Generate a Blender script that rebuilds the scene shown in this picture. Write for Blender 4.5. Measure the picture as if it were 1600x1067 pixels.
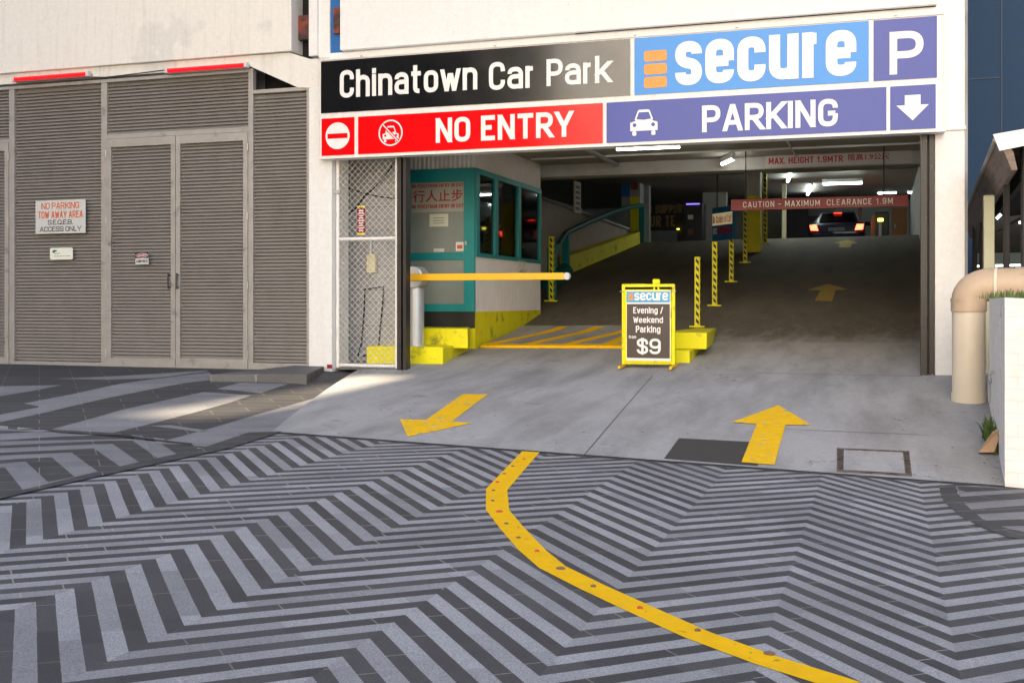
import bpy, bmesh, math, random
from mathutils import Vector, Matrix
random.seed(7)
for o in list(bpy.data.objects): bpy.data.objects.remove(o)
S = bpy.context.scene
C = S.collection
R = math.radians
# ------------------------------------------------------------------ camera, sky, sun, exposure
CAMH, FPX, YAW, HOR = 1.6, 1757.0, R(18.2), 472.0
cam = bpy.data.cameras.new("camera"); cam.sensor_width = 36; cam.lens = 36*FPX/1600
cam.shift_y = (HOR-533.5)/1600; cam.clip_end = 2000; cam.clip_start = 0.1
camo = bpy.data.objects.new("camera", cam); C.objects.link(camo)
camo.location = (0, 0, CAMH); camo.rotation_euler = (R(90), 0, YAW); S.camera = camo
SUN_AZ = math.degrees(math.atan2(-0.05, -1.0)) % 360; SUN_EL = 30.0
W = bpy.data.worlds.new("World"); S.world = W; W.use_nodes = True
sky = W.node_tree.nodes.new('ShaderNodeTexSky'); sky.sky_type = 'NISHITA'; sky.sun_disc = False
sky.sun_elevation = R(SUN_EL); sky.sun_rotation = R(SUN_AZ); sky.dust_density = 3.0; sky.ozone_density = 1.0; sky.air_density = 1.0
W.node_tree.links.new(sky.outputs[0], W.node_tree.nodes['Background'].inputs[0])
W.node_tree.nodes['Background'].inputs[1].default_value = 0.09
sl = bpy.data.lights.new("sun", 'SUN'); sl.energy = 5.0; sl.angle = R(0.5); sl.color = (1, .84, .58)
so = bpy.data.objects.new("sun", sl); C.objects.link(so)
az, el = R(SUN_AZ), R(SUN_EL)
SD = Vector((math.sin(az)*math.cos(el), math.cos(az)*math.cos(el), math.sin(el)))
so.rotation_euler = (-SD).to_track_quat('-Z', 'Y').to_euler()
S.view_settings.view_transform = 'Standard'; S.view_settings.look = 'None'
S.view_settings.exposure = 1.95; S.view_settings.gamma = 1.0
S.cycles.use_denoising = True
S.cycles.max_bounces = 8; S.cycles.diffuse_bounces = 5; S.cycles.glossy_bounces = 4; S.cycles.transparent_max_bounces = 12
S.cycles.sample_clamp_indirect = 6.0
# ------------------------------------------------------------------ geometry of the place
cY, sY = math.cos(YAW), math.sin(YAW)
YF = 16.33                       # facade plane
def ray(u, v):
    r = (u-800)/FPX
    return Vector((-sY+cY*r, cY+sY*r, -(v-HOR)/FPX))
def at(u, v, Y=YF):
    d = ray(u, v); t = Y/d.y
    return Vector((0, 0, CAMH)) + d*t
def atx(u, v, X):
    d = ray(u, v); return Vector((0, 0, CAMH)) + d*(X/d.x)
def XU(u, Y=YF): return at(u, HOR, Y).x
def ZU(u, v, Y=YF): return at(u, v, Y).z
def clamp(a, lo, hi): return max(lo, min(hi, a))
def lerp(a, b, t): return a+(b-a)*t
GX, GY = -.0438, .0025
def gz(X, Y):                    # paving: falls along the facade, eased level at the foot of the wall
    z = GX*clamp(X, -26, 14) + GY*clamp(Y, -60, 40)
    w = clamp((Y-10)/6.33, 0, 1)*clamp((-7.0-X)/1.5, 0, 1)
    return lerp(z, 0.49, w)
def hit(zf, u, v, t0=3.0, t1=70.0):
    d = ray(u, v); o = Vector((0, 0, CAMH)); n = 400; pt = t0
    for i in range(1, n+1):
        t = lerp(t0, t1, i/n); p = o+d*t
        if p.z <= zf(p.x, p.y):
            a, b = pt, t
            for _ in range(30):
                m = (a+b)/2; q = o+d*m
                if q.z <= zf(q.x, q.y): b = m
                else: a = m
            return o+d*b
        pt = t
    return o+d*t1
PA_, PB_ = hit(gz, 425, 675), hit(gz, 1570, 760)
def yfront(X): return PA_.y+(PB_.y-PA_.y)*(X-PA_.x)/(PB_.x-PA_.x)
def zfac(X): return lerp(.523, .607, (X+7.509)/8.19)
Y1, Y2 = 20.7, 34.0
def zr(X, Y):                    # apron, ramp and upper floor
    if Y < YF:
        yf = yfront(X); w = clamp((Y-yf)/(YF-yf), 0, 1)
        return lerp(gz(X, yf), zfac(X), w)+.004
    z = zfac(X)+.004+.10*(min(Y, Y1)-YF)
    if Y > Y1: z += .185*(min(Y, Y2)-Y1)
    return z
CEIL = 4.5
# ------------------------------------------------------------------ materials
MATS = {}
def nodes_of(m): return m.node_tree.nodes, m.node_tree.links
def mat(name, col, rough=.6, metal=0., var=.12, scale=3., bump=0., bscale=40., emit=None, es=0., spec=.5, dirt=None, dscale=1.2, dthr=(.5, .7), stretch=None, coat=0.):
    if name in MATS: return MATS[name]
    m = bpy.data.materials.new(name); m.use_nodes = True; N, L = nodes_of(m)
    b = N['Principled BSDF']; b.inputs['Roughness'].default_value = rough; b.inputs['Metallic'].default_value = metal
    b.inputs['Specular IOR Level'].default_value = spec; b.inputs['Coat Weight'].default_value = coat; b.inputs['Coat Roughness'].default_value = .06
    c4 = (*col, 1); b.inputs['Base Color'].default_value = c4
    tc = N.new('ShaderNodeNewGeometry'); mp = N.new('ShaderNodeMapping'); L.new(tc.outputs['Position'], mp.inputs[0])
    if stretch: mp.inputs['Scale'].default_value = stretch
    last = None
    if var:
        n = N.new('ShaderNodeTexNoise'); n.inputs['Scale'].default_value = scale; n.inputs['Detail'].default_value = 6; n.inputs['Roughness'].default_value = .65
        L.new(mp.outputs[0], n.inputs['Vector'])
        r = N.new('ShaderNodeMapRange'); r.inputs[1].default_value = .25; r.inputs[2].default_value = .75; r.inputs[3].default_value = 1-var; r.inputs[4].default_value = 1+var
        L.new(n.outputs['Fac'], r.inputs[0])
        mx = N.new('ShaderNodeMix'); mx.data_type = 'RGBA'; mx.blend_type = 'MULTIPLY'; mx.inputs[0].default_value = 1
        mx.inputs[6].default_value = c4; L.new(r.outputs[0], mx.inputs[7]); last = mx.outputs[2]
        rr = N.new('ShaderNodeMapRange'); rr.inputs[3].default_value = max(0.02, rough-.1); rr.inputs[4].default_value = min(1, rough+.12)
        L.new(n.outputs['Fac'], rr.inputs[0]); L.new(rr.outputs[0], b.inputs['Roughness'])
    if dirt:
        n = N.new('ShaderNodeTexNoise'); n.inputs['Scale'].default_value = dscale; n.inputs['Detail'].default_value = 8; n.inputs['Roughness'].default_value = .6; n.inputs['Distortion'].default_value = .4
        L.new(mp.outputs[0], n.inputs['Vector'])
        r = N.new('ShaderNodeMapRange'); r.inputs[1].default_value = dthr[0]; r.inputs[2].default_value = dthr[1]
        L.new(n.outputs['Fac'], r.inputs[0])
        mx = N.new('ShaderNodeMix'); mx.data_type = 'RGBA'; L.new(r.outputs[0], mx.inputs[0])
        if last is not None: L.new(last, mx.inputs[6])
        else: mx.inputs[6].default_value = c4
        mx.inputs[7].default_value = (*dirt, 1); last = mx.outputs[2]
    if last is not None: L.new(last, b.inputs['Base Color'])
    if bump:
        n = N.new('ShaderNodeTexNoise'); n.inputs['Scale'].default_value = bscale; n.inputs['Detail'].default_value = 4
        L.new(tc.outputs['Position'], n.inputs['Vector'])
        bp = N.new('ShaderNodeBump'); bp.inputs['Strength'].default_value = bump; bp.inputs['Distance'].default_value = .01
        L.new(n.outputs['Fac'], bp.inputs['Height']); L.new(bp.outputs[0], b.inputs['Normal'])
    if emit:
        b.inputs['Emission Color'].default_value = (*emit, 1); b.inputs['Emission Strength'].default_value = es
    MATS[name] = m; return m

def glass_mat(name, tint, clear=.6):
    m = bpy.data.materials.new(name); m.use_nodes = True; N, L = nodes_of(m)
    for n in list(N):
        if n.type != 'OUTPUT_MATERIAL': N.remove(n)
    out = [n for n in N if n.type == 'OUTPUT_MATERIAL'][0]
    t = N.new('ShaderNodeBsdfTransparent'); t.inputs[0].default_value = (*tint, 1)
    g = N.new('ShaderNodeBsdfGlossy'); g.inputs['Roughness'].default_value = .03
    f = N.new('ShaderNodeFresnel'); f.inputs[0].default_value = 1.42
    mx = N.new('ShaderNodeMixShader'); L.new(f.outputs[0], mx.inputs[0]); L.new(t.outputs[0], mx.inputs[1]); L.new(g.outputs[0], mx.inputs[2])
    L.new(mx.outputs[0], out.inputs[0]); MATS[name] = m; return m

class G:                          # tiny node-math helper
    def __init__(s, m): s.N, s.L = nodes_of(m)
    def m(s, op, a, b=None, c=None):
        n = s.N.new('ShaderNodeMath'); n.operation = op
        for i, x in enumerate((a, b, c)):
            if x is None: continue
            if isinstance(x, (int, float)): n.inputs[i].default_value = x
            else: s.L.new(x, n.inputs[i])
        return n.outputs[0]
    def mix(s, f, a, b, mode='MIX'):
        n = s.N.new('ShaderNodeMix'); n.data_type = 'RGBA'; n.blend_type = mode
        for i, x in ((0, f), (6, a), (7, b)):
            if isinstance(x, (int, float)): n.inputs[i].default_value = x
            elif isinstance(x, tuple): n.inputs[i].default_value = (*x, 1)
            else: s.L.new(x, n.inputs[i])
        return n.outputs[2]
    def noise(s, vec, scale, detail=4, rough=.6):
        n = s.N.new('ShaderNodeTexNoise'); n.inputs['Scale'].default_value = scale; n.inputs['Detail'].default_value = detail; n.inputs['Roughness'].default_value = rough
        s.L.new(vec, n.inputs['Vector']); return n.outputs['Fac']
    def white(s, x, y):
        c = s.N.new('ShaderNodeCombineXYZ'); s.L.new(x, c.inputs[0]); s.L.new(y, c.inputs[1])
        n = s.N.new('ShaderNodeTexWhiteNoise'); n.noise_dimensions = '2D'; s.L.new(c.outputs[0], n.inputs['Vector']); return n.outputs['Value']
    def rng(s, x, a, b, c, d):
        n = s.N.new('ShaderNodeMapRange'); s.L.new(x, n.inputs[0])
        for i, k in enumerate((a, b, c, d)): n.inputs[i+1].default_value = k
        return n.outputs[0]

LIGHT, DARK, GROUT = (.295, .293, .302), (.070, .068, .070), (.42, .37, .31)
def granite_finish(g, b, col, pos):
    sp = g.noise(pos, 110, 3, .75); col = g.mix(1.0, col, g.rng(sp, .3, .7, .55, 1.45), 'MULTIPLY')
    lg = g.noise(pos, .7, 6, .65); col = g.mix(1.0, col, g.rng(lg, .3, .7, .80, 1.18), 'MULTIPLY')
    vo = g.N.new('ShaderNodeTexVoronoi'); vo.inputs['Scale'].default_value = 1.7; g.L.new(pos, vo.inputs['Vector'])
    col = g.mix(g.m('MULTIPLY', g.m('LESS_THAN', vo.outputs['Distance'], .022), .6), col, (.03, .028, .028))
    st = g.noise(pos, 5.0, 8, .75); f = g.rng(st, .58, .78, 0, .45); col = g.mix(f, col, (.10, .095, .09))
    b.inputs['Specular IOR Level'].default_value = .22; g.L.new(col, b.inputs['Base Color']); g.L.new(g.rng(sp, .2, .8, .55, .8), b.inputs['Roughness'])
    bp = g.N.new('ShaderNodeBump'); bp.inputs['Strength'].default_value = .25; bp.inputs['Distance'].default_value = .004
    g.L.new(sp, bp.inputs['Height']); g.L.new(bp.outputs[0], b.inputs['Normal'])
def chevron_mat():
    m = bpy.data.materials.new("granite_chevron"); m.use_nodes = True; g = G(m); b = g.N['Principled BSDF']
    pos = g.N.new('ShaderNodeNewGeometry').outputs['Position']; sx = g.N.new('ShaderNodeSeparateXYZ'); g.L.new(pos, sx.inputs[0])
    X, Y = sx.outputs[0], sx.outputs[1]
    wob = g.rng(g.noise(pos, 3.0, 3), 0, 1, -.006, .006); Y = g.m('ADD', Y, wob)
    xc = g.m('DIVIDE', g.m('SUBTRACT', X, -5.4722), .8274)
    mm = g.m('FLOORED_MODULO', xc, 2.0); pair = g.m('FLOOR', g.m('DIVIDE', xc, 2.0))
    down = g.m('MULTIPLY', g.m('MINIMUM', mm, 1.0), 3.525)
    up = g.m('MULTIPLY', g.m('MAXIMUM', g.m('SUBTRACT', mm, 1.0), 0.0), 3.22)
    drop = g.m('ADD', g.m('SUBTRACT', down, up), g.m('MULTIPLY', pair, .305))
    t = g.m('ADD', g.m('SUBTRACT', g.m('DIVIDE', Y, .2657), .2368), drop)
    t2 = g.m('MULTIPLY', t, 2.0); fr = g.m('FRACT', t)
    dk = g.rng(g.m('ABSOLUTE', g.m('SUBTRACT', fr, .755)), .24, .25, 1, 0)
    sid = g.m('FLOOR', t2); cid = g.m('FLOOR', xc)
    off = g.white(sid, cid); isup = g.m('GREATER_THAN', mm, 1.0); sg = g.m('SUBTRACT', g.m('MULTIPLY', isup, 2.17), 1.13)
    al = g.m('ADD', g.m('MULTIPLY', g.m('ADD', X, g.m('MULTIPLY', Y, sg)), .80), g.m('MULTIPLY', off, 3.0)); tid = g.m('FLOOR', al)
    tint = g.white(g.m('ADD', sid, g.m('MULTIPLY', cid, 57.3)), tid)
    jt = g.m('LESS_THAN', g.m('ABSOLUTE', g.m('SUBTRACT', g.m('FRACT', al), .5)), .0045)
    ge = g.m('GREATER_THAN', g.m('ABSOLUTE', g.m('SUBTRACT', g.m('FRACT', t2), .5)), .482)
    fx = g.m('FRACT', xc); gc = g.m('GREATER_THAN', g.m('ABSOLUTE', g.m('SUBTRACT', fx, .5)), .4955)
    base = g.mix(dk, LIGHT, DARK)
    base = g.mix(1.0, base, g.rng(tint, 0, 1, .80, 1.18), 'MULTIPLY')
    leftness = g.rng(g.noise(pos, .35, 2), .35, .65, .25, .95)
    gr = g.m('MULTIPLY', g.m('MAXIMUM', jt, g.m('MULTIPLY', ge, .55)), leftness)
    base = g.mix(gr, base, GROUT)
    granite_finish(g, b, base, pos); return m
def stone_mat(name, col, joints=True):
    m = bpy.data.materials.new(name); m.use_nodes = True; g = G(m); b = g.N['Principled BSDF']
    pos = g.N.new('ShaderNodeNewGeometry').outputs['Position']
    mp = g.N.new('ShaderNodeMapping'); mp.inputs['Rotation'].default_value = (0, 0, R(-41)); g.L.new(pos, mp.inputs[0])
    k = g.N.new('ShaderNodeTexBrick'); g.L.new(mp.outputs[0], k.inputs[0]); k.inputs['Scale'].default_value = 1
    k.inputs['Brick Width'].default_value = .9; k.inputs['Row Height'].default_value = .3; k.inputs['Mortar Size'].default_value = .005 if joints else 0
    k.inputs['Color1'].default_value = (*[x*.9 for x in col], 1); k.inputs['Color2'].default_value = (*[x*1.1 for x in col], 1); k.inputs['Mortar'].default_value = (*[lerp(x, y, .4) for x, y in zip(col, GROUT)], 1)
    granite_finish(g, b, k.outputs[0], pos); return m
def concrete_mat(name, col, dark):
    m = bpy.data.materials.new(name); m.use_nodes = True; g = G(m); b = g.N['Principled BSDF']
    pos = g.N.new('ShaderNodeNewGeometry').outputs['Position']
    mp = g.N.new('ShaderNodeMapping'); mp.inputs['Scale'].default_value = (1.6, .35, 1); g.L.new(pos, mp.inputs[0])
    c = g.mix(g.rng(g.noise(mp.outputs[0], 1.1, 5, .6), .42, .68, 0, .6), col, dark)
    c = g.mix(g.rng(g.noise(pos, .5, 5, .6), .45, .75, 0, .5), c, tuple(x*.75 for x in col))
    mp2 = g.N.new('ShaderNodeMapping'); mp2.inputs['Scale'].default_value = (2, 9, 1); g.L.new(pos, mp2.inputs[0])
    c = g.mix(1.0, c, g.rng(g.noise(mp2.outputs[0], 6, 6, .7), .3, .7, .84, 1.13), 'MULTIPLY')
    c = g.mix(1.0, c, g.rng(g.noise(pos, 70, 3, .7), .3, .7, .88, 1.1), 'MULTIPLY')
    v = g.N.new('ShaderNodeTexVoronoi'); v.inputs['Scale'].default_value = 2.6; v.inputs['Randomness'].default_value = 1; g.L.new(pos, v.inputs['Vector'])
    sp = g.m('LESS_THAN', v.outputs['Distance'], .045)
    c = g.mix(g.m('MULTIPLY', sp, .75), c, (.03, .03, .03))
    vc = g.N.new('ShaderNodeTexVoronoi'); vc.feature = 'DISTANCE_TO_EDGE'; vc.inputs['Scale'].default_value = .42
    wp = g.N.new('ShaderNodeVectorMath'); wp.operation = 'ADD'; nv = g.N.new('ShaderNodeTexNoise'); nv.inputs['Scale'].default_value = 2.2; nv.inputs['Detail'].default_value = 6; g.L.new(pos, nv.inputs['Vector']); g.L.new(pos, wp.inputs[0]); g.L.new(nv.outputs['Color'], wp.inputs[1]); g.L.new(wp.outputs[0], vc.inputs['Vector'])
    ck = g.m('MULTIPLY', g.m('LESS_THAN', vc.outputs['Distance'], .0022), g.rng(g.noise(pos, .6, 2), .5, .6, 0, .6)); c = g.mix(ck, c, (.08, .075, .07))
    oil = g.noise(pos, 2.4, 4, .5); c = g.mix(g.rng(oil, .66, .76, 0, .55), c, dark); g.L.new(c, b.inputs['Base Color']); b.inputs['Roughness'].default_value = .85; b.inputs['Specular IOR Level'].default_value = .25
    bp = g.N.new('ShaderNodeBump'); bp.inputs['Strength'].default_value = .3; bp.inputs['Distance'].default_value = .006
    g.L.new(g.noise(pos, 55, 4), bp.inputs['Height']); g.L.new(bp.outputs[0], b.inputs['Normal']); return m
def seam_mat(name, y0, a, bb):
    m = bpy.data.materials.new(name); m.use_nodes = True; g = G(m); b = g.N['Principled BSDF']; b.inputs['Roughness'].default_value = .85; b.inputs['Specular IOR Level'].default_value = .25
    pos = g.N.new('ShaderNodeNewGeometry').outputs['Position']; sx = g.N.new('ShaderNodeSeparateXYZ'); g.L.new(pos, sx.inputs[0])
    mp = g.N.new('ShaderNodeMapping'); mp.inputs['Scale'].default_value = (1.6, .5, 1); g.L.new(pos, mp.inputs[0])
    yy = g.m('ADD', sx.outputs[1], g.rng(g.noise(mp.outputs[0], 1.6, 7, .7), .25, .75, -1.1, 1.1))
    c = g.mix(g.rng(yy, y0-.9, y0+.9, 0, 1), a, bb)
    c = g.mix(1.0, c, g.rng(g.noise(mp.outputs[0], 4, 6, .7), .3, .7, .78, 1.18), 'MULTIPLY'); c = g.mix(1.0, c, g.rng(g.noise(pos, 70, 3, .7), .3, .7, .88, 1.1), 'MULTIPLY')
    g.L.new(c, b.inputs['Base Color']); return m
def wall_mat(name, col, patch, p=.5, streak=.25):
    m = bpy.data.materials.new(name); m.use_nodes = True; g = G(m); b = g.N['Principled BSDF']
    pos = g.N.new('ShaderNodeNewGeometry').outputs['Position']
    n1 = g.noise(pos, .55, 5, .55); c = g.mix(g.rng(n1, p, p+.025, 0, .8), col, patch)
    mp = g.N.new('ShaderNodeMapping'); mp.inputs['Scale'].default_value = (9, 9, .5); g.L.new(pos, mp.inputs[0])
    c = g.mix(g.rng(g.noise(mp.outputs[0], 1.2, 5, .65), .52, .8, 0, streak), c, (.42, .36, .28))
    c = g.mix(1.0, c, g.rng(g.noise(pos, 14, 5, .7), .3, .7, .94, 1.05), 'MULTIPLY')
    v = g.N.new('ShaderNodeTexVoronoi'); v.inputs['Scale'].default_value = 3.1; g.L.new(pos, v.inputs['Vector'])
    c = g.mix(g.m('MULTIPLY', g.m('LESS_THAN', v.outputs['Distance'], .03), .6), c, (.2, .16, .12))
    g.L.new(c, b.inputs['Base Color']); b.inputs['Roughness'].default_value = .65
    bp = g.N.new('ShaderNodeBump'); bp.inputs['Strength'].default_value = .15; bp.inputs['Distance'].default_value = .006
    g.L.new(g.noise(pos, 22, 4), bp.inputs['Height']); g.L.new(bp.outputs[0], b.inputs['Normal']); return m
def brick_mat(name, col, mortar, bw=.4, bh=.19, chips=None):
    m = bpy.data.materials.new(name); m.use_nodes = True; g = G(m); b = g.N['Principled BSDF']
    pos = g.N.new('ShaderNodeNewGeometry').outputs['Position']; sx = g.N.new('ShaderNodeSeparateXYZ'); g.L.new(pos, sx.inputs[0])
    cb = g.N.new('ShaderNodeCombineXYZ'); g.L.new(g.m('ADD', sx.outputs[0], sx.outputs[1]), cb.inputs[0]); g.L.new(sx.outputs[2], cb.inputs[1])
    k = g.N.new('ShaderNodeTexBrick'); g.L.new(cb.outputs[0], k.inputs[0]); k.inputs['Scale'].default_value = 1
    k.inputs['Brick Width'].default_value = bw; k.inputs['Row Height'].default_value = bh; k.inputs['Mortar Size'].default_value = .006
    k.inputs['Color1'].default_value = (*col, 1); k.inputs['Color2'].default_value = (*[x*.95 for x in col], 1); k.inputs['Mortar'].default_value = (*mortar, 1)
    c = g.mix(1.0, k.outputs[0], g.rng(g.noise(pos, 5, 6, .7), .3, .7, .88, 1.08), 'MULTIPLY')
    if chips: c = g.mix(g.rng(g.noise(pos, 3.0, 6, .7), .655, .67, 0, 1), c, chips)
    g.L.new(c, b.inputs['Base Color']); b.inputs['Roughness'].default_value = .7
    bp = g.N.new('ShaderNodeBump'); bp.inputs['Strength'].default_value = .6; bp.inputs['Distance'].default_value = .008; bp.invert = True
    g.L.new(k.outputs['Fac'], bp.inputs['Height']); g.L.new(bp.outputs[0], b.inputs['Normal']); return m

M_chev = chevron_mat(); M_lite = stone_mat("granite_pale_shaded", tuple(x*.72 for x in LIGHT)); M_dark = stone_mat("granite_dark", tuple(x*.85 for x in DARK))  # pale slabs are LIGHT darkened, shade beside the wall put into the colour
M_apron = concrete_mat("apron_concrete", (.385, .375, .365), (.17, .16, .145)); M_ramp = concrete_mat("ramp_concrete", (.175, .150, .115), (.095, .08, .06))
M_wall = wall_mat("painted_wall", (.78, .765, .74), (.80, .785, .76), .6, .12)
M_wallold = wall_mat("weathered_painted_wall", (.76, .73, .675), (.66, .64, .60), .56, .35)
M_alu = mat("louvre_grey", (.275, .252, .228), .5, .2, .1, 5, dirt=(.20, .165, .13), dscale=1.6, dthr=(.6, .9), stretch=(1, 1, .35))
M_alufr = mat("frame_grey", (.40, .375, .345), .48, .3, .1, 6, dirt=(.2, .18, .16), dscale=4, dthr=(.58, .75))
M_black = mat("black_paint", (.012, .012, .012), .5, var=.2)
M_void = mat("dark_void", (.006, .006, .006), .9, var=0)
M_steel = mat("dark_steel", (.035, .032, .03), .45, .3, .3, 12, dirt=(.2, .18, .15), dscale=22, dthr=(.66, .7))
M_yel = mat("yellow_paint", (.82, .74, .008), .5, var=.1, spec=.3, dirt=(.16, .145, .04), dscale=3.5, dthr=(.58, .74))
M_line = mat("road_yellow", (.90, .50, .002), .7, var=.08, scale=9, spec=.12, dirt=(.45, .28, .03), dscale=14, dthr=(.64, .7))
M_arrow = mat("arrow_yellow", (.86, .50, .006), .7, var=.1, spec=.15, scale=8, dirt=(.40, .37, .30), dscale=9, dthr=(.60, .64))
M_bar = mat("boom_yellow", (.88, .46, .004), .35, var=.04)
M_white = mat("sign_white", (.80, .78, .76), .35, var=.03)
M_frame = mat("sign_frame_white", (.78, .75, .72), .45, var=.07, scale=3, dirt=(.5, .44, .37), dscale=2.5, dthr=(.62, .85), stretch=(3, 1, .6))
def gloss(n, c, r=.14, sp=.22, co=0.): return mat(n, c, r, var=.07, scale=1.3, spec=sp, coat=co, bump=.06, bscale=2.2)
M_sblack, M_sred, M_sblue = gloss("panel_black", (.006, .006, .007), .16, .5, .3), gloss("panel_red", (.78, .004, .006)), gloss("panel_sky_blue", (.035, .25, .66))
M_spurp = gloss("panel_purple", (.04, .062, .32)); M_sora = gloss("panel_orange", (.85, .27, .03))
M_teal = mat("teal_paint", (.004, .25, .26), .4, var=.1)
M_tealdk = mat("dark_teal_paint", (.004, .13, .125), .45, var=.1)
M_corr = mat("corrugated_white", (.70, .66, .62), .5, .1, .08, 4)
M_corrd = mat("corrugated_grey", (.48, .45, .41), .55, .1, .12, 3)
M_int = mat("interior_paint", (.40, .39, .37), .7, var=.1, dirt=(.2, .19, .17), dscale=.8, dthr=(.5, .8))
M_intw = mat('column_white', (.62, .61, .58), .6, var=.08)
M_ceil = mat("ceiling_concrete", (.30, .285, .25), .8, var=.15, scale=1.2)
M_grn = mat("back_wall_paint", (.42, .46, .44), .7, var=.08)
M_tube = mat("tube_lit", (.9, .9, .9), .4, var=0, emit=(1, .97, .88), es=8)
M_tubec = mat("tube_cool_lit", (.9, .9, .9), .4, var=0, emit=(.86, 1, .97), es=8)
M_tubes = mat('shed_tube_lit', (.9, .9, .9), .4, var=0, emit=(.9, 1, .95), es=1.2)
M_fit = mat("fitting_white", (.6, .6, .58), .5, var=.03)
M_redtube = mat("red_lamp", (.7, .006, .012), .3, var=0, emit=(1, .01, .02), es=.2)
M_blk = brick_mat("grey_block", (.40, .40, .40), (.27, .27, .27), .4, .2)
M_wbrick = brick_mat("white_brick", (.80, .765, .74), (.74, .70, .67), .30, .105, (.32, .05, .04))
M_blue = mat("blue_cladding", (.012, .042, .095), .6, .0, .12, 2, spec=.25)
M_cream = mat("cream_pipe", (.72, .63, .49), .42, var=.05, scale=3); M_tan = mat("tan_pipe", (.52, .385, .265), .45, var=.08, scale=4, dirt=(.36, .27, .19), dscale=7, dthr=(.6, .8))
M_galv = mat("galvanised", (.45, .44, .42), .45, .7, .15, 10); M_chrome = mat("brushed_steel", (.62, .62, .63), .35, .55, .06, 8)
M_wire = mat("wire_pale", (.78, .74, .68), .5, .2, .1)
M_cable = mat("black_cable", (.01, .01, .01), .5, var=0)
M_glass = glass_mat("dark_glass", (.80, .86, .84)); M_glassc = glass_mat("car_glass", (.06, .07, .07))
M_frost = mat("film_glass", (.34, .37, .34), .16, var=.1, scale=1.5, spec=.7)
def see_through(m, f):
    N, L = nodes_of(m); out = [n for n in N if n.type == 'OUTPUT_MATERIAL'][0]; t = N.new('ShaderNodeBsdfTransparent'); t.inputs[0].default_value = (.85, .92, .9, 1); mx = N.new('ShaderNodeMixShader'); mx.inputs[0].default_value = f
    L.new(N['Principled BSDF'].outputs[0], mx.inputs[1]); L.new(t.outputs[0], mx.inputs[2]); L.new(mx.outputs[0], out.inputs[0])
see_through(M_frost, .22)
M_paper = mat("paper", (.62, .62, .5), .7, var=.05); M_redtxt = mat("red_lettering", (.38, .02, .015), .5, var=.05)
M_redsg = mat("crimson_sign", (.27, .008, .024), .35, var=.06); M_orl = mat("orange_lettering", (.62, .13, .03), .5, var=.12, scale=30)
M_plate = mat("sign_offwhite", (.56, .56, .55), .5, var=.06, scale=8, dirt=(.4, .36, .3), dscale=9, dthr=(.6, .8))
M_brown = mat("panel_brown", (.05, .034, .029), .4, var=.05); M_cyan = mat("panel_cyan", (.04, .36, .62), .35, var=.03)
M_pale = mat("cream_card", (.72, .66, .42), .5, var=.05); M_navy = mat("poster_blue", (.01, .10, .26), .4, var=.05)
M_grassm = mat("grass_blade", (.08, .13, .025), .6, var=.35, scale=20); M_card = mat("cardboard", (.5, .33, .2), .8, var=.08)
M_rust = mat("rusty_red", (.22, .04, .02), .6, var=.4, scale=5, dirt=(.03, .02, .02), dscale=4, dthr=(.45, .6))
M_strip = mat("bright_blue_paint", (.01, .12, .38), .5, var=.06); M_asph = mat("patch_asphalt", (.042, .036, .033), .75, var=.2, scale=30, bump=.4)
M_cast = mat("cast_iron", (.20, .15, .12), .6, .4, .3, 12, dirt=(.06, .045, .04), dscale=10, dthr=(.45, .6))
M_carp = mat("car_paint_blue", (.003, .005, .022), .5, .0, 0, spec=.15, coat=.08); M_rub = mat("rubber", (.015, .015, .015), .7, var=.1)
M_tail = mat("tail_lamp_lit", (.6, .01, .01), .2, var=0, emit=(1, .07, .03), es=3.0); M_tails = mat("brake_lamp_lit", (.6, .01, .01), .2, var=0, emit=(1, .03, .015), es=1.0)
M_red = mat("tail_lamp_red", (.35, .01, .01), .2, var=0)
M_oran = mat("orange_door", (.40, .14, .015), .5, var=.12, scale=3); M_ylamp = mat("yellow_lamp", (.8, .7, .05), .4, var=0, emit=(1, .85, .1), es=1.5)
M_blocker = mat("sun_blocker_dark", (.05, .047, .045), .6, var=.1); M_blockerg = mat("sun_blocker_glass", (.03, .035, .04), .15, .3, 0)
M_roofm = mat("awning_sheet", (.030, .024, .020), .75, .0, .2, 5); M_pcol = mat("pale_post", (.62, .60, .42), .5, var=.08)
M_dkwood = mat("dark_timber", (.02, .017, .015), .7, var=.2); M_purl = mat("purple_lamp", (.3, .2, .9), .4, var=0, emit=(.25, .15, 1), es=.5)
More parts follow.
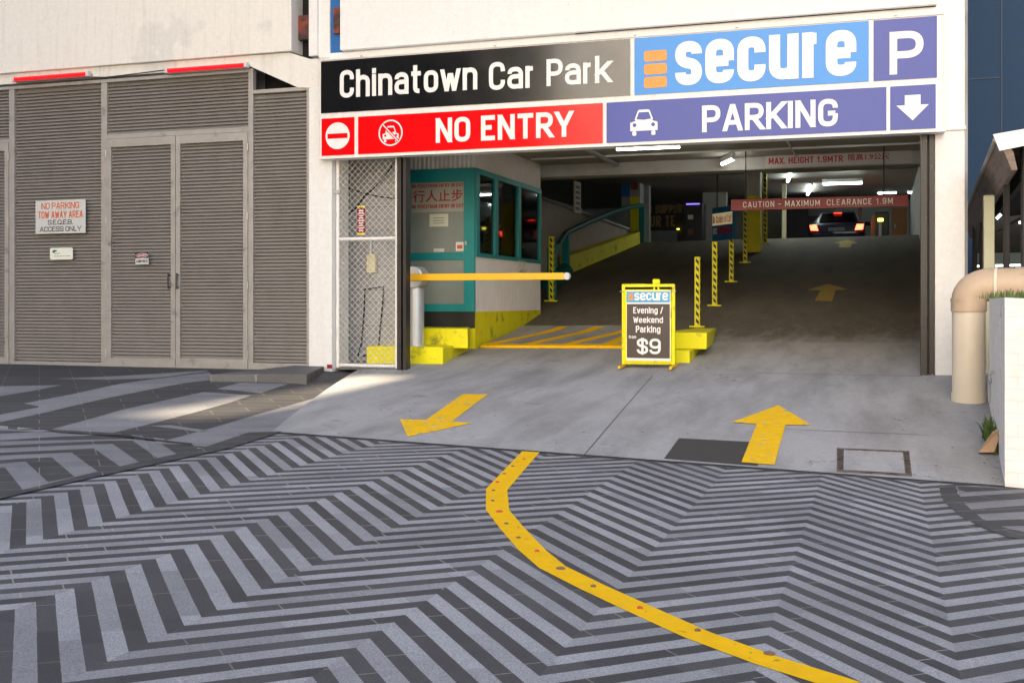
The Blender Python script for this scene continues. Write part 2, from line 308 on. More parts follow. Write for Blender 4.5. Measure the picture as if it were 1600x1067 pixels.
# ------------------------------------------------------------------ mesh builders
def org(o):
    v = Vector((0, 0, 0))
    while o is not None: v += o.location; o = o.parent
    return v
class MB:
    def __init__(s): s.b = bmesh.new()
    def quad(s, pts):
        return s.b.faces.new([s.b.verts.new(p) for p in pts])
    def box(s, x0, x1, y0, y1, z0, z1):
        v = [s.b.verts.new((x, y, z)) for x in (x0, x1) for y in (y0, y1) for z in (z0, z1)]
        for f in ((0, 1, 3, 2), (4, 6, 7, 5), (0, 4, 5, 1), (2, 3, 7, 6), (0, 2, 6, 4), (1, 5, 7, 3)): s.b.faces.new([v[i] for i in f])
        return s
    def prism(s, pts, vec):       # closed polygon swept along vec
        vec = Vector(vec); a = [s.b.verts.new(p) for p in pts]; c = [s.b.verts.new(Vector(p)+vec) for p in pts]; n = len(pts)
        s.b.faces.new(a); s.b.faces.new(c[::-1])
        for i in range(n): s.b.faces.new([a[i], c[i], c[(i+1) % n], a[(i+1) % n]])
        return s
    def tube(s, path, r, n=8, cap=True):
        path = [Vector(p) for p in path]; rings = []; a = None
        for i, p in enumerate(path):
            t = (path[min(i+1, len(path)-1)]-path[max(i-1, 0)]).normalized()
            if a is None: a = t.cross(Vector((0, 0, 1)) if abs(t.z) < .95 else Vector((0, 1, 0)))
            a = (a-t*a.dot(t)).normalized(); c = t.cross(a)
            rr = r[i] if isinstance(r, (list, tuple)) else r
            rings.append([s.b.verts.new(p+(a*math.cos(k*2*math.pi/n)+c*math.sin(k*2*math.pi/n))*rr) for k in range(n)])
        for i in range(len(rings)-1):
            for k in range(n): s.b.faces.new([rings[i][k], rings[i][(k+1) % n], rings[i+1][(k+1) % n], rings[i+1][k]])
        if cap: s.b.faces.new(rings[0][::-1]); s.b.faces.new(rings[-1])
        return s
    def bar(s, p, q, w, d=None):  # rectangular bar
        d = d or w; p, q = Vector(p), Vector(q); t = (q-p).normalized()
        a = t.cross(Vector((0, 1, 0)) if abs(t.y) < .9 else Vector((1, 0, 0))).normalized(); c = t.cross(a)
        return s.prism([p+a*w/2+c*d/2, p-a*w/2+c*d/2, p-a*w/2-c*d/2, p+a*w/2-c*d/2], q-p)
    def lathe(s, ctr, prof, n=24):
        ctr = Vector(ctr); rings = []
        for r, z in prof:
            rings.append([s.b.verts.new(ctr+Vector((r*math.cos(k*2*math.pi/n), r*math.sin(k*2*math.pi/n), z))) for k in range(n)])
        for i in range(len(rings)-1):
            for k in range(n): s.b.faces.new([rings[i][k], rings[i][(k+1) % n], rings[i+1][(k+1) % n], rings[i+1][k]])
        s.b.faces.new(rings[0][::-1]); s.b.faces.new(rings[-1]); return s
    def rrect(s, ctr, w, h, r, y, dy, seg=5):   # rounded plate in the facade direction
        pts = []
        for cx, cz, a0 in ((w/2-r, h/2-r, 0), (-w/2+r, h/2-r, 90), (-w/2+r, -h/2+r, 180), (w/2-r, -h/2+r, 270)):
            for k in range(seg+1):
                a = R(a0+90*k/seg); pts.append((ctr[0]+cx+r*math.cos(a), y, ctr[1]+cz+r*math.sin(a)))
        return s.prism(pts, (0, dy, 0))
    def disc(s, ctr, rx, rz, y, dy, n=32): return s.prism([(ctr[0]+rx*math.cos(k*2*math.pi/n), y, ctr[1]+rz*math.sin(k*2*math.pi/n)) for k in range(n)], (0, dy, 0))
    def ring(s, ctr, rx, rz, th, y, dy, n=36):
        for k in range(n):
            a, c = k*2*math.pi/n, (k+1)*2*math.pi/n
            f = lambda t, q: (ctr[0]+(rx-q)*math.cos(t), y, ctr[1]+(rz-q)*math.sin(t))
            s.quad([f(a, 0), f(a, th), f(c, th), f(c, 0)])
        return s
    def corr(s, p0, p1, z0, z1, pitch=.05, dep=.012, th=0):
        p0, p1 = Vector(p0), Vector(p1); d = (p1-p0); Ln = d.length; n = max(2, int(Ln/pitch*4)); nr = Vector((-d.y, d.x, 0)).normalized()
        prev = None
        for i in range(n+1):
            t = i/n; q = p0+d*t+nr*dep*(0, 1, 1, 0)[i % 4]
            a = z0(t) if callable(z0) else z0; c = z1(t) if callable(z1) else z1
            cur = (s.b.verts.new((q.x, q.y, a)), s.b.verts.new((q.x, q.y, c)))
            if prev: s.b.faces.new([prev[0], cur[0], cur[1], prev[1]])
            prev = cur
        return s
    def build(s, name, m, parent=None, bevel=0., smooth=False):
        bmesh.ops.remove_doubles(s.b, verts=s.b.verts, dist=1e-6); bmesh.ops.recalc_face_normals(s.b, faces=s.b.faces)
        me = bpy.data.meshes.new(name); s.b.to_mesh(me); s.b.free(); me.materials.append(m)
        o = bpy.data.objects.new(name, me); C.objects.link(o)
        if parent is not None:
            o.parent = parent; w = org(parent)
            for v in me.vertices: v.co -= w
        if smooth:
            for p in me.polygons: p.use_smooth = True
            try: me.set_sharp_from_angle(angle=R(40))
            except Exception: pass
        if bevel:
            bv = o.modifiers.new("bevel", 'BEVEL'); bv.width = bevel; bv.segments = 2; bv.limit_method = 'ANGLE'
        return o
def tag(o, label=None, cat=None, group=None, kind=None):
    if label: o["label"] = label
    if cat: o["category"] = cat
    if group: o["group"] = group
    if kind: o["kind"] = kind
    return o
def thing(name, label, cat, loc, group=None):
    o = bpy.data.objects.new(name, None); C.objects.link(o); o.location = loc; o.empty_display_size = .1
    return tag(o, label, cat, group)
def dup(root, loc, label=None):
    r = root.copy(); C.objects.link(r); r.location = loc
    if label: r["label"] = label
    for ch in list(root.children):
        c = ch.copy(); C.objects.link(c); c.parent = r
        for gch in list(ch.children):
            d = gch.copy(); C.objects.link(d); d.parent = c
    return r
def text(body, rect, y, m, parent, bold=.025, name="lettering", dy=-.004, shear=0., basis=None):
    """lettering filling rect (x0, x1, z0, z1) on a wall plane at depth y, or on a basis (origin, xdir, zdir)"""
    cu = bpy.data.curves.new(name, 'FONT'); cu.body = body; cu.offset = bold; cu.extrude = 0; cu.resolution_u = 3; cu.shear = shear
    tmp = bpy.data.objects.new(name, cu); C.objects.link(tmp)
    dg = bpy.context.evaluated_depsgraph_get(); me = bpy.data.meshes.new_from_object(tmp.evaluated_get(dg))
    bpy.data.objects.remove(tmp); bpy.data.curves.remove(cu)
    xs = [v.co.x for v in me.vertices]; ys = [v.co.y for v in me.vertices]
    x0, x1, z0, z1 = rect; sx = (x1-x0)/(max(xs)-min(xs)); sz = (z1-z0)/(max(ys)-min(ys)); ax, ay = min(xs), min(ys)
    for v in me.vertices:
        a, c = x0+(v.co.x-ax)*sx, z0+(v.co.y-ay)*sz
        v.co = (a, y+dy, c) if basis is None else basis[0]+basis[1]*a+basis[2]*c+basis[3]*.004
    me.materials.clear(); me.materials.append(m)
    o = bpy.data.objects.new(name, me); C.objects.link(o)
    if parent is not None:
        o.parent = parent; w = org(parent)
        for v in me.vertices: v.co -= w
    return o

# narrow signwriter's alphabet: strokes on a unit box (x 0..1, cap height 1); 'r' rounded corners, 'c' closed
XH = .74
GL = {'A': (1.05, ['s 0,0 .45,1', 's 1,0 .55,1', 's .2,.28 .8,.28']), 'B': (1, ['s 0,0 0,1', 'r 0,1 1,1 1,.53 0,.53', 'r 0,.53 1,.53 1,0 0,0']), 'C': (1, ['r 1,.68 1,1 0,1 0,0 1,0 1,.32']),
 'D': (1, ['s 0,0 0,1', 'r 0,1 1,1 1,0 0,0']), 'E': (.85, ['s 1,1 0,1 0,0 1,0', 's 0,.52 .85,.52']), 'F': (.85, ['s 0,0 0,1 1,1', 's 0,.5 .85,.5']), 'G': (1, ['r 1,.7 1,1 0,1 0,0 1,0 1,.45', 's 1,.47 .5,.47']),
 'H': (1, ['s 0,0 0,1', 's 1,0 1,1', 's 0,.52 1,.52']), 'I': (0, ['s 0,0 0,1']), 'K': (1, ['s 0,0 0,1', 's .98,1 .0,.36', 's .3,.56 1,0']), 'L': (.8, ['s 0,1 0,0 1,0']), 'M': (1.35, ['s 0,0 0,1', 's 1,0 1,1', 's .06,1 .5,.16', 's .94,1 .5,.16']),
 'N': (1.05, ['s 0,0 0,1', 's 1,0 1,1', 's .07,1 .93,0']), 'O': (1, ['rc 0,0 1,0 1,1 0,1']), 'P': (1, ['s 0,0 0,1', 'r 0,1 1,1 1,.44 0,.44']), 'Q': (1, ['rc 0,0 1,0 1,1 0,1', 's .6,.25 1.1,-.05']), 'R': (1, ['s 0,0 0,1', 'r 0,1 1,1 1,.46 0,.46', 's .45,.46 1,0']),
 'S': (1, ['r 1,.74 1,1 0,1 0,.54 1,.46 1,0 0,0 0,.26']), 'T': (1, ['s 0,1 1,1', 's .5,0 .5,1']), 'U': (1, ['r 0,1 0,0 1,0 1,1']), 'V': (1.05, ['s 0,1 .46,0', 's 1,1 .54,0']), 'W': (1.5, ['s 0,1 .24,0', 's .47,.9 .28,0', 's .53,.9 .72,0', 's 1,1 .76,0']), 'X': (1, ['s 0,0 1,1', 's 0,1 1,0']), 'Y': (1.05, ['s 0,1 .47,.42', 's 1,1 .53,.42', 's .5,0 .5,.5']),
 'a': (.95, ['r .02,.55 .02,.74 1,.74 1,0', 'r 1,.43 0,.43 0,0 1,0 1,.1']), 'c': (.9, ['r 1,.5 1,.74 0,.74 0,0 1,0 1,.24']), 'd': (.95, ['s 1,0 1,1', 'rc 0,0 1,0 1,.74 0,.74']), 'e': (.95, ['r 1,.37 1,.74 0,.74 0,0 1,0 1,.17', 's 0,.37 1,.37']),
 'f': (.6, ['r .35,0 .35,1 1,1', 's 0,.72 .95,.72']), 'g': (.95, ['rc 0,0 1,0 1,.74 0,.74', 'r 1,.74 1,-.27 0,-.27 0,-.12']), 'h': (.95, ['s 0,0 0,1', 'r 0,.5 0,.74 1,.74 1,0']), 'i': (0, ['s 0,0 0,.74', 's 0,.96 0,1.0']), 'k': (.95, ['s 0,0 0,1', 's .95,.74 .0,.26', 's .3,.46 1,0']),
 'm': (1.6, ['s 0,0 0,.74', 'r 0,.5 0,.74 .5,.74 .5,0', 'r .5,.5 .5,.74 1,.74 1,0']), 'n': (.95, ['s 0,0 0,.74', 'r 0,.5 0,.74 1,.74 1,0']), 'o': (.95, ['rc 0,0 1,0 1,.74 0,.74']), 'r': (.44, ['s 0,0 0,.74', 'r 0,.40 0,.72 1,.72']), 's': (.88, ['r 1,.57 1,.74 0,.74 0,.40 1,.34 1,0 0,0 0,.17']),
 't': (.62, ['r .35,1 .35,0 1,0', 's 0,.74 .95,.74']), 'u': (.95, ['r 0,.74 0,0 1,0 1,.3', 's 1,0 1,.74']), 'v': (.95, ['s 0,.74 .45,0', 's 1,.74 .55,0']), 'w': (1.45, ['s 0,.74 .24,0', 's .47,.66 .28,0', 's .53,.66 .72,0', 's 1,.74 .76,0']), 'x': (.9, ['s 0,0 1,.74', 's 0,.74 1,0']),
 '0': (1, ['rc 0,0 1,0 1,1 0,1']), '1': (.55, ['s 0,.78 .75,1 .75,0']), '9': (1, ['rc 0,.42 1,.42 1,1 0,1', 'r 1,.8 1,0 0,0 0,.24']), '$': (1, ['r 1,.74 1,1 0,1 0,.54 1,.46 1,0 0,0 0,.26', 's .5,-.14 .5,1.14']),
 '-': (.6, ['s 0,.45 1,.45']), '.': (0, ['s 0,0 0,.03']), ',': (0, ['s 0,.03 0,-.1']), '/': (.7, ['s 0,-.05 1,1.05']), ')': (.5, ['r 0,1.05 .8,1 1,.5 .8,0 0,-.05'])}
def ltext(body, rect, y, m, parent, w=.17, name="lettering", gap=None, basis=None):
    x0, x1, z0, z1 = rect; gap = w*.55 if gap is None else gap
    lo, hi = 0, 0
    for ch in body:
        for st in GL[ch][1] if ch != ' ' else ():
            for q in st.split()[1:]:
                v = float(q.split(',')[1]); lo, hi = min(lo, v), max(hi, v)
    Hh = (hi-lo)+w; ratio = (x1-x0)/(z1-z0)*Hh            # wanted width in glyph units
    n = len(body); sp = body.count(' '); fix = (n-sp)*w+(n-1)*gap+sp*w*.9
    rel = sum(GL[c][0] for c in body if c != ' ')+.18*sp
    gw = max(.18, (ratio-fix)/max(rel, .01)); gw = min(gw, .9)
    segs = []; cx = w/2
    for ch in body:
        if ch == ' ': cx += .18*gw+w*.9+gap; continue
        wd, sts = GL[ch]
        for st in sts:
            f, *pts = st.split(); pts = [tuple(map(float, p.split(','))) for p in pts]; closed = 'c' in f
            P = [Vector((cx+a*wd*gw, c)) for a, c in pts]
            if 'r' in f:
                out = []; N_ = len(P); rmax = max(.16, .5*wd*gw)
                for i in range(N_):
                    if not closed and i in (0, N_-1): out.append(P[i]); continue
                    a, p, c = P[(i-1) % N_], P[i], P[(i+1) % N_]; d1, d2 = (a-p), (c-p)
                    r1 = min(rmax, d1.length*(.5 if closed or 0 < i-1 or True else 1)); r2 = min(rmax, d2.length*.5)
                    if not closed and i == 1: r1 = min(rmax, d1.length*.95)
                    if not closed and i == N_-2: r2 = min(rmax, d2.length*.95)
                    s1, e1_ = p+d1.normalized()*r1, p+d2.normalized()*r2
                    for k in range(7):
                        t = k/6; out.append(s1*(1-t)**2*1+p*2*t*(1-t)*1+e1_*t*t if True else p)
                # pull the quadratic outward a little so bowls read as round, not pointed
                P = out
            Q = [P[0]]
            for p in P[1:]:
                if (p-Q[-1]).length > 1e-4: Q.append(p)
            if closed and (Q[0]-Q[-1]).length < 1e-4: Q.pop()
            if not closed:
                for i, j in ((0, 1), (-1, -2)):
                    d = (Q[i]-Q[j]).normalized()
                    if abs(d.y) > .3 and min(abs(Q[i].y-k) for k in (0, 1, XH)) < .02: Q[i] = Q[i]+d*(w/2)/max(abs(d.y), .3)
                    elif abs(d.y) <= .3 and 's' not in f and abs(Q[i].x-cx) < .02: Q[i] = Q[i]+d*(w*.3)
                    elif abs(d.y) <= .3 and 's' in f and (len(Q) > 2 or ch in 'Ttf-'): Q[i] = Q[i]+d*(w*.4)
                    elif abs(d.y) > .3 and ch in '.,$1/i': Q[i] = Q[i]+d*(w/2)*(1 if ch != '$' else 0)
            segs.append((Q, closed))
        cx += wd*gw+w+gap
    tot = cx-gap-w/2; b = bmesh.new(); sx, sz = (x1-x0)/tot, (z1-z0)/Hh
    for k, (Q, closed) in enumerate(segs):
        N_ = len(Q); Lf, Rt = [], []
        d0 = (Q[1]-Q[0]).normalized() if N_ == 2 else None
        if N_ == 2 and .3 < abs(d0.y) < .995:
            hw_ = w/2/abs(d0.y)
            for p in Q:
                if False: pass
                for lst, q_ in ((Lf, p+Vector((-hw_, 0))), (Rt, p+Vector((hw_, 0)))):
                    co = Vector((x0+q_.x*sx, y-.003-.0004*(k % 6), z0+(q_.y-lo+w/2)*sz))
                    if basis is not None: co = basis[0]+basis[1]*(x0+q_.x*sx)+basis[2]*(z0+(q_.y-lo+w/2)*sz)+basis[3]*(.003+.0004*(k % 6))
                    lst.append(b.verts.new(co))
            b.faces.new([Rt[0], Rt[1], Lf[1], Lf[0]]); continue
        for i in range(N_):
            if closed: a, c = Q[i-1], Q[(i+1) % N_]
            else: a, c = Q[max(i-1, 0)], Q[min(i+1, N_-1)]
            d1 = (Q[i]-a).normalized() if (Q[i]-a).length > 1e-6 else (c-Q[i]).normalized(); d2 = (c-Q[i]).normalized() if (c-Q[i]).length > 1e-6 else d1
            n1, n2 = Vector((-d1.y, d1.x)), Vector((-d2.y, d2.x)); nn_ = (n1+n2)
            if nn_.length < .2: nn_ = n1*2
            nn_.normalize(); ml = min(2.2, 1/max(.3, nn_.dot(n1))); o_ = nn_*(w/2)*ml
            for lst, p in ((Lf, Q[i]+o_), (Rt, Q[i]-o_)):
                A_, Z_ = x0+p.x*sx, z0+(p.y-lo+w/2)*sz
                yy = .003+.0004*(k % 6)
                co = Vector((A_, y-yy, Z_)) if basis is None else basis[0]+basis[1]*A_+basis[2]*Z_+basis[3]*yy
                lst.append(b.verts.new(co))
        for i in range(N_ if closed else N_-1):
            j = (i+1) % N_; b.faces.new([Rt[i], Rt[j], Lf[j], Lf[i]])
    me = bpy.data.meshes.new(name); b.to_mesh(me); b.free(); me.materials.append(m)
    o = bpy.data.objects.new(name, me); C.objects.link(o)
    if parent is not None:
        o.parent = parent; wv = org(parent)
        for v in me.vertices: v.co -= wv
    return o
def rect(u0, v0, u1, v1, Y): return (XU(u0, Y), XU(u1, Y), ZU(u1, v1, Y), ZU(u0, v0, Y))
def sheet(name, poly, zf, off, m, parent=None, maxlen=.3):
    b = bmesh.new(); vs = [b.verts.new((p[0], p[1], 0)) for p in poly]; b.faces.new(vs)
    bmesh.ops.triangulate(b, faces=b.faces)
    for _ in range(11):
        le = [e for e in b.edges if e.calc_length() > maxlen]
        if not le: break
        bmesh.ops.subdivide_edges(b, edges=le, cuts=1); bmesh.ops.triangulate(b, faces=b.faces)
    for v in b.verts: v.co.z = zf(v.co.x, v.co.y)+off
    bmesh.ops.recalc_face_normals(b, faces=b.faces)
    if sum(f.normal.z for f in b.faces) < 0: bmesh.ops.reverse_faces(b, faces=b.faces)
    mb = MB(); mb.b.free(); mb.b = b
    me = bpy.data.meshes.new(name); b.to_mesh(me); b.free(); me.materials.append(m)
    o = bpy.data.objects.new(name, me); C.objects.link(o)
    if parent is not None:
        o.parent = parent; w = org(parent)
        for v in me.vertices: v.co -= w
    return o
def gp(*uv): return [hit(gz, *p).xy for p in uv]
def rp(*uv): return [hit(zr, *p).xy for p in uv]
def px(s, ox, oy, *pts): return [(ox+a/s, oy+b/s) for a, b in pts]
# ------------------------------------------------------------------ ground
xs = sorted(set([-400, -200, -100, -60, -40, -30, -26]+[i*.25-25.5 for i in range(160)]+[14, 16, 20, 30, 60, 100, 200, 400]))
ys = sorted(set([-400, -200, -120, -80, -60, -40, -20, -10, -5]+[i*.25-4 for i in range(84)]+[17, 18, 20, 24, 28, 36, 44]))
b = MB(); vv = [[b.b.verts.new((x, y, gz(x, y))) for x in xs] for y in ys]
for j in range(len(ys)-1):
    for i in range(len(xs)-1):
        if YF+.3 < ys[j] and -20 < xs[i] < 1.4: continue
        b.b.faces.new([vv[j][i], vv[j][i+1], vv[j+1][i+1], vv[j+1][i]])
tag(b.build('paving', M_chev), kind='structure')
# pale field of large slabs beside the wall, dark bands and slabs
def structure_sheet(name, poly, off, m): return tag(sheet(name, poly, gz, off, m, None, .16), kind='structure')
wl = [Vector((-16, 16.5)), Vector((-7.3, 16.5))]
far = gp((-60, 662), (0, 665), (100, 674), (185, 677), (290, 690), (345, 700), (425, 676))
structure_sheet('slab_paving', [wl[0]]+[Vector((-16, far[0].y))]+far+[wl[1]], .002, M_dark)
z1 = lambda *p: px(2.963, 0, 560, *p)
big = [[(-90, 135), (0, 130), (290, 124), (150, 152), (0, 176), (-90, 190)],
       [(-90, 290), (0, 262), (190, 225), (110, 210), (330, 168), (560, 118), (700, 98), (970, 66), (990, 100), (850, 116), (500, 184), (250, 242), (0, 297), (-90, 318)],
       [(238, 330), (560, 240), (940, 157), (1165, 172), (1060, 207), (900, 252), (640, 318), (500, 352), (410, 350)],
       [(1005, 142), (1110, 114), (1335, 119), (1205, 162)],
       [(750, 386), (1000, 318), (1200, 258), (1420, 196), (1640, 130), (1640, 190), (1250, 345), (960, 412)],
       [(700, 313), (790, 310), (965, 336), (940, 343)], [(240, 96), (560, 82), (960, 56), (960, 62), (720, 92), (500, 100)]]
for p in big: structure_sheet('pale_slab', gp(*z1(*p)), .0045, M_lite)
# triangle of medium slabs
z3 = lambda *p: px(5.333, 0, 660, *p)
structure_sheet('slab_paving', gp(*z3((-300, 55), (0, 50), (480, 90), (760, 105), (1330, 165), (1600, 190), (1680, 250), (1520, 262), (1000, 385), (300, 560), (0, 620), (-300, 680))), .003, M_lite)
med = [[(-300, 62), (0, 72), (330, 78), (0, 96), (-300, 100)], [(-300, 150), (0, 152), (480, 122), (900, 105), (1100, 140), (0, 160), (-300, 172)],
       [(-300, 200), (0, 195), (910, 155), (1105, 155), (1320, 305), (1160, 335), (940, 180), (0, 216), (-300, 224)],
       [(-300, 262), (0, 256), (580, 228), (780, 218), (1000, 370), (820, 415), (595, 252), (0, 278), (-300, 284)],
       [(-300, 326), (0, 318), (200, 304), (430, 294), (620, 455), (400, 500), (215, 330), (0, 345), (-300, 356)],
       [(-300, 400), (40, 378), (190, 565), (0, 612), (-300, 680)], [(1345, 182), (1600, 188), (1680, 245), (1470, 265)]]
for p in med: structure_sheet('dark_slab', gp(*z3(*p)), .005, M_dark)
for p in ([(-300, 690), (0, 612), (300, 545), (820, 415), (1330, 300), (1560, 250), (1700, 215), (2070, 90), (2350, 80), (2300, 100), (1900, 225), (1640, 280), (1340, 345), (600, 505), (0, 645), (-300, 715)],
          [(360, 62), (480, 88), (760, 105), (1000, 108), (1340, 160), (1600, 190), (1600, 180), (1330, 150), (950, 95), (560, 72)]):
    structure_sheet('border_paving', gp(*z3(*p)), .010, M_dark)
# curved border and broad stripes by the brick wall
z7 = lambda *p: px(4.0, 1200, 700, *p)
structure_sheet('slab_paving', gp(*z7((1172, 236), (1900, 262), (1900, 545), (1560, 530), (1340, 455), (1215, 330))), .002, M_lite)
for p in ([(1180, 240), (1600, 256), (1900, 275), (1600, 258), (1240, 275), (1195, 262)], [(1215, 330), (1240, 345), (1600, 318), (1900, 310), (1900, 262), (1600, 280), (1200, 305)],
          [(1275, 400), (1300, 415), (1600, 398), (1900, 385), (1900, 345), (1600, 360), (1265, 385)], [(1345, 465), (1420, 490), (1900, 480), (1900, 430), (1600, 445), (1340, 455)]):
    structure_sheet('dark_slab', gp(*z7(*p)), .003, M_dark)
structure_sheet('border_paving', gp(*z7((1068, 232), (1172, 236), (1185, 285), (1240, 360), (1340, 445), (1500, 505), (1700, 545), (1700, 580), (1500, 560), (1340, 500), (1200, 425), (1100, 340), (1080, 290))), .004, M_dark)
structure_sheet('border_paving', [Vector((PA_.x-.2, yfront(PA_.x-.2)-.09)), Vector((1.6, yfront(1.6)-.09)), Vector((1.6, yfront(1.6)+.02)), Vector((PA_.x-.2, yfront(PA_.x-.2)+.02))], .002, M_dark)
# apron and ramp
b = MB(); NI, NJ = 40, 26; grid = []
for j in range(NJ+1):
    w = j/NJ; row = []
    for i in range(NI+1):
        x = lerp(lerp(PA_.x, -7.95, w), 1.9, i/NI); y = lerp(yfront(x), YF, w); row.append(b.b.verts.new((x, y, zr(x, y)+(.004 if j == 0 else .002))))
    grid.append(row)
for j in range(NJ):
    for i in range(NI): b.b.faces.new([grid[j][i], grid[j][i+1], grid[j+1][i+1], grid[j+1][i]])
for j in range(NJ):
    p, q = grid[j][0], grid[j+1][0]; b.b.faces.new([p, q, b.b.verts.new(q.co-Vector((0, 0, .4))), b.b.verts.new(p.co-Vector((0, 0, .4)))])
tag(b.build('driveway', M_apron), kind='structure')
def strip(ylist, x0, x1, name, m):
    b = MB(); pr = None
    for y in ylist:
        cur = [b.b.verts.new((lerp(x0, x1, i/12), y, zr(lerp(x0, x1, i/12), y)+.002)) for i in range(13)]
        if pr:
            for i in range(12): b.b.faces.new([pr[i], pr[i+1], cur[i+1], cur[i]])
        pr = cur
    return tag(b.build(name, m), kind='structure')
M_seam2 = seam_mat('blended_threshold', Y1-.5, (.33, .32, .31), (.15, .13, .10))  # apron colour blends raggedly into the darker ramp colour with depth
strip([YF, 17, 18, 19, 19.6], -8.6, 1.3, 'driveway', M_apron)
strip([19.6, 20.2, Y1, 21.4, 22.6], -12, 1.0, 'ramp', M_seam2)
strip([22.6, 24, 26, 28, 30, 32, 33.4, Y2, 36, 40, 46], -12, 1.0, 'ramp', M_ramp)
def stripline(name, uv0, uv1, w, m, label=None, off=.004):
    p, q = rp(uv0, uv1); d = (q-p).normalized(); n = Vector((-d.y, d.x))*w/2
    return sheet(name, [p-n, q-n, q+n, p+n], zr, off, m)
tag(stripline('expansion_joint', (905, 717), (1020, 587), .014, mat('joint_dirt', (.10, .095, .09), .8, var=.3, scale=30)), kind='structure')
tag(stripline('expansion_joint', (1230, 671), (1450, 680), .012, M_asph), kind='structure')
tag(stripline('expansion_joint', (1180, 583), (1440, 588), .02, M_asph), kind='structure')
# painted arrows
z9 = lambda *p: px(2.667, 400, 560, *p)
tag(sheet('lane_arrow', rp(*z9((862, 150), (968, 150), (815, 265), (902, 270), (632, 328), (600, 255), (710, 257))), zr, .006, M_arrow), "yellow painted arrow aiming out toward the paving, on the concrete apron", "road arrow")
z8 = lambda *p: px(2.4615, 950, 560, *p)
tag(sheet('lane_arrow', rp(*z8((655, 182), (780, 258), (683, 258), (640, 412), (513, 402), (572, 255), (478, 247))), zr, .010, M_arrow), "yellow painted arrow aiming up the apron, its worn tail over the asphalt patch", "road arrow")
z10 = lambda *p: px(3.811, 1130, 200, *p)
M_arrd = mat("faded_arrow_yellow", (.50, .33, .02), .7, var=.2, scale=8)
tag(sheet('lane_arrow', rp(*z10((625, 930), (745, 962), (670, 968), (648, 1032), (545, 1030), (580, 968), (497, 966))), zr, .006, M_arrd), "faded yellow arrow painted midway up the dark ramp", "road arrow")
tag(sheet('lane_arrow', rp((1324, 375), (1342, 380.5), (1331, 381), (1329, 387), (1311, 387), (1312, 381), (1303, 380)), zr, .006, M_arrd), "small faded yellow arrow at the crest of the ramp below the car", "road arrow")
tag(sheet('asphalt_patch', rp(*z8((273, 308), (605, 325), (575, 415), (215, 387))), zr, .006, M_asph), "dark rectangular patch of asphalt let into the pale apron", "road patch")
# drain cover with concrete infill
oc = rp(*z8((880, 345), (1158, 357), (1170, 455), (880, 438))); ctr = sum(oc, Vector((0, 0)))/4
dc = thing('drain_cover', "rectangular drain cover with rusty ribbed rim set in the apron", "drain cover", (ctr.x, ctr.y, zr(*ctr)))
sheet('cover_frame', oc, zr, .005, M_cast, dc)
inn = rp(*z8((908, 355), (1134, 364), (1143, 445), (906, 431)))
sheet('cover_infill', inn, zr, .009, M_apron, dc)
for a, c, d, e in ((oc[0], oc[3], inn[0], inn[3]), (oc[1], oc[2], inn[1], inn[2])):
    for k in range(12):
        b = MB(); t = (k+.5)/12; p, q = a.lerp(c, t), d.lerp(e, t); p, q = p.lerp(q, .15), p.lerp(q, .85); n = Vector((0, .012))
        b.quad([(*(p-n), zr(*p)+.011), (*(q-n), zr(*q)+.011), (*(q+n), zr(*q)+.011), (*(p+n), zr(*p)+.011)])
        b.build('rim_rib', M_black, dc)
# curved yellow line with studs
ctl = gp((829.5, 706), (803, 735), (776, 765), (777.5, 797), (800, 825), (832, 860), (863, 886), (925, 917), (1001, 952), (1090, 992), (1196, 1031), (1308, 1066), (1420, 1105))
lm = thing('line_marking', "long bent yellow line painted across the chevron paving", "line marking", (ctl[4].x, ctl[4].y, gz(*ctl[4])))
b = MB(); L_, R_ = [], []
for i, p in enumerate(ctl):
    d = (ctl[min(i+1, len(ctl)-1)]-ctl[max(i-1, 0)]).normalized(); n = Vector((-d.y, d.x))*.083
    L_.append(b.b.verts.new((*(p+n), gz(*(p+n))+.003))); R_.append(b.b.verts.new((*(p-n), gz(*(p-n))+.003)))
for i in range(len(ctl)-1): b.b.faces.new([R_[i], R_[i+1], L_[i+1], L_[i]])
b.build('painted_line', M_line, lm)
M_stud = mat("stud_metal", (.25, .16, .12), .45, .6, .2, 30); M_studr = mat("stud_red", (.5, .06, .03), .5, var=.1)
for k, (u, v) in enumerate(((819, 718), (801, 729), (788, 741), (777, 754), (771, 767), (770, 783), (780, 800), (791, 819), (810, 841), (839, 862), (876, 889), (927, 917), (1000, 951), (1090, 986), (1202, 1022))):
    p = hit(gz, u, v); rr = .026 if k in (6, 10, 14) else .015
    b = MB(); b.lathe((p.x, p.y, p.z), [(rr, .004), (rr, .009), (rr*.6, .013), (rr*.2, .0135)], 14); o = b.build('stud', M_stud if k % 3 else M_studr, lm)
# ------------------------------------------------------------------ car park building
CP = thing('car_park_building', "white painted concrete car park with a wide dark vehicle entrance", "building", (-4, YF, .5))
b = MB()
zl = ZU(0, 134); zb = 5.62
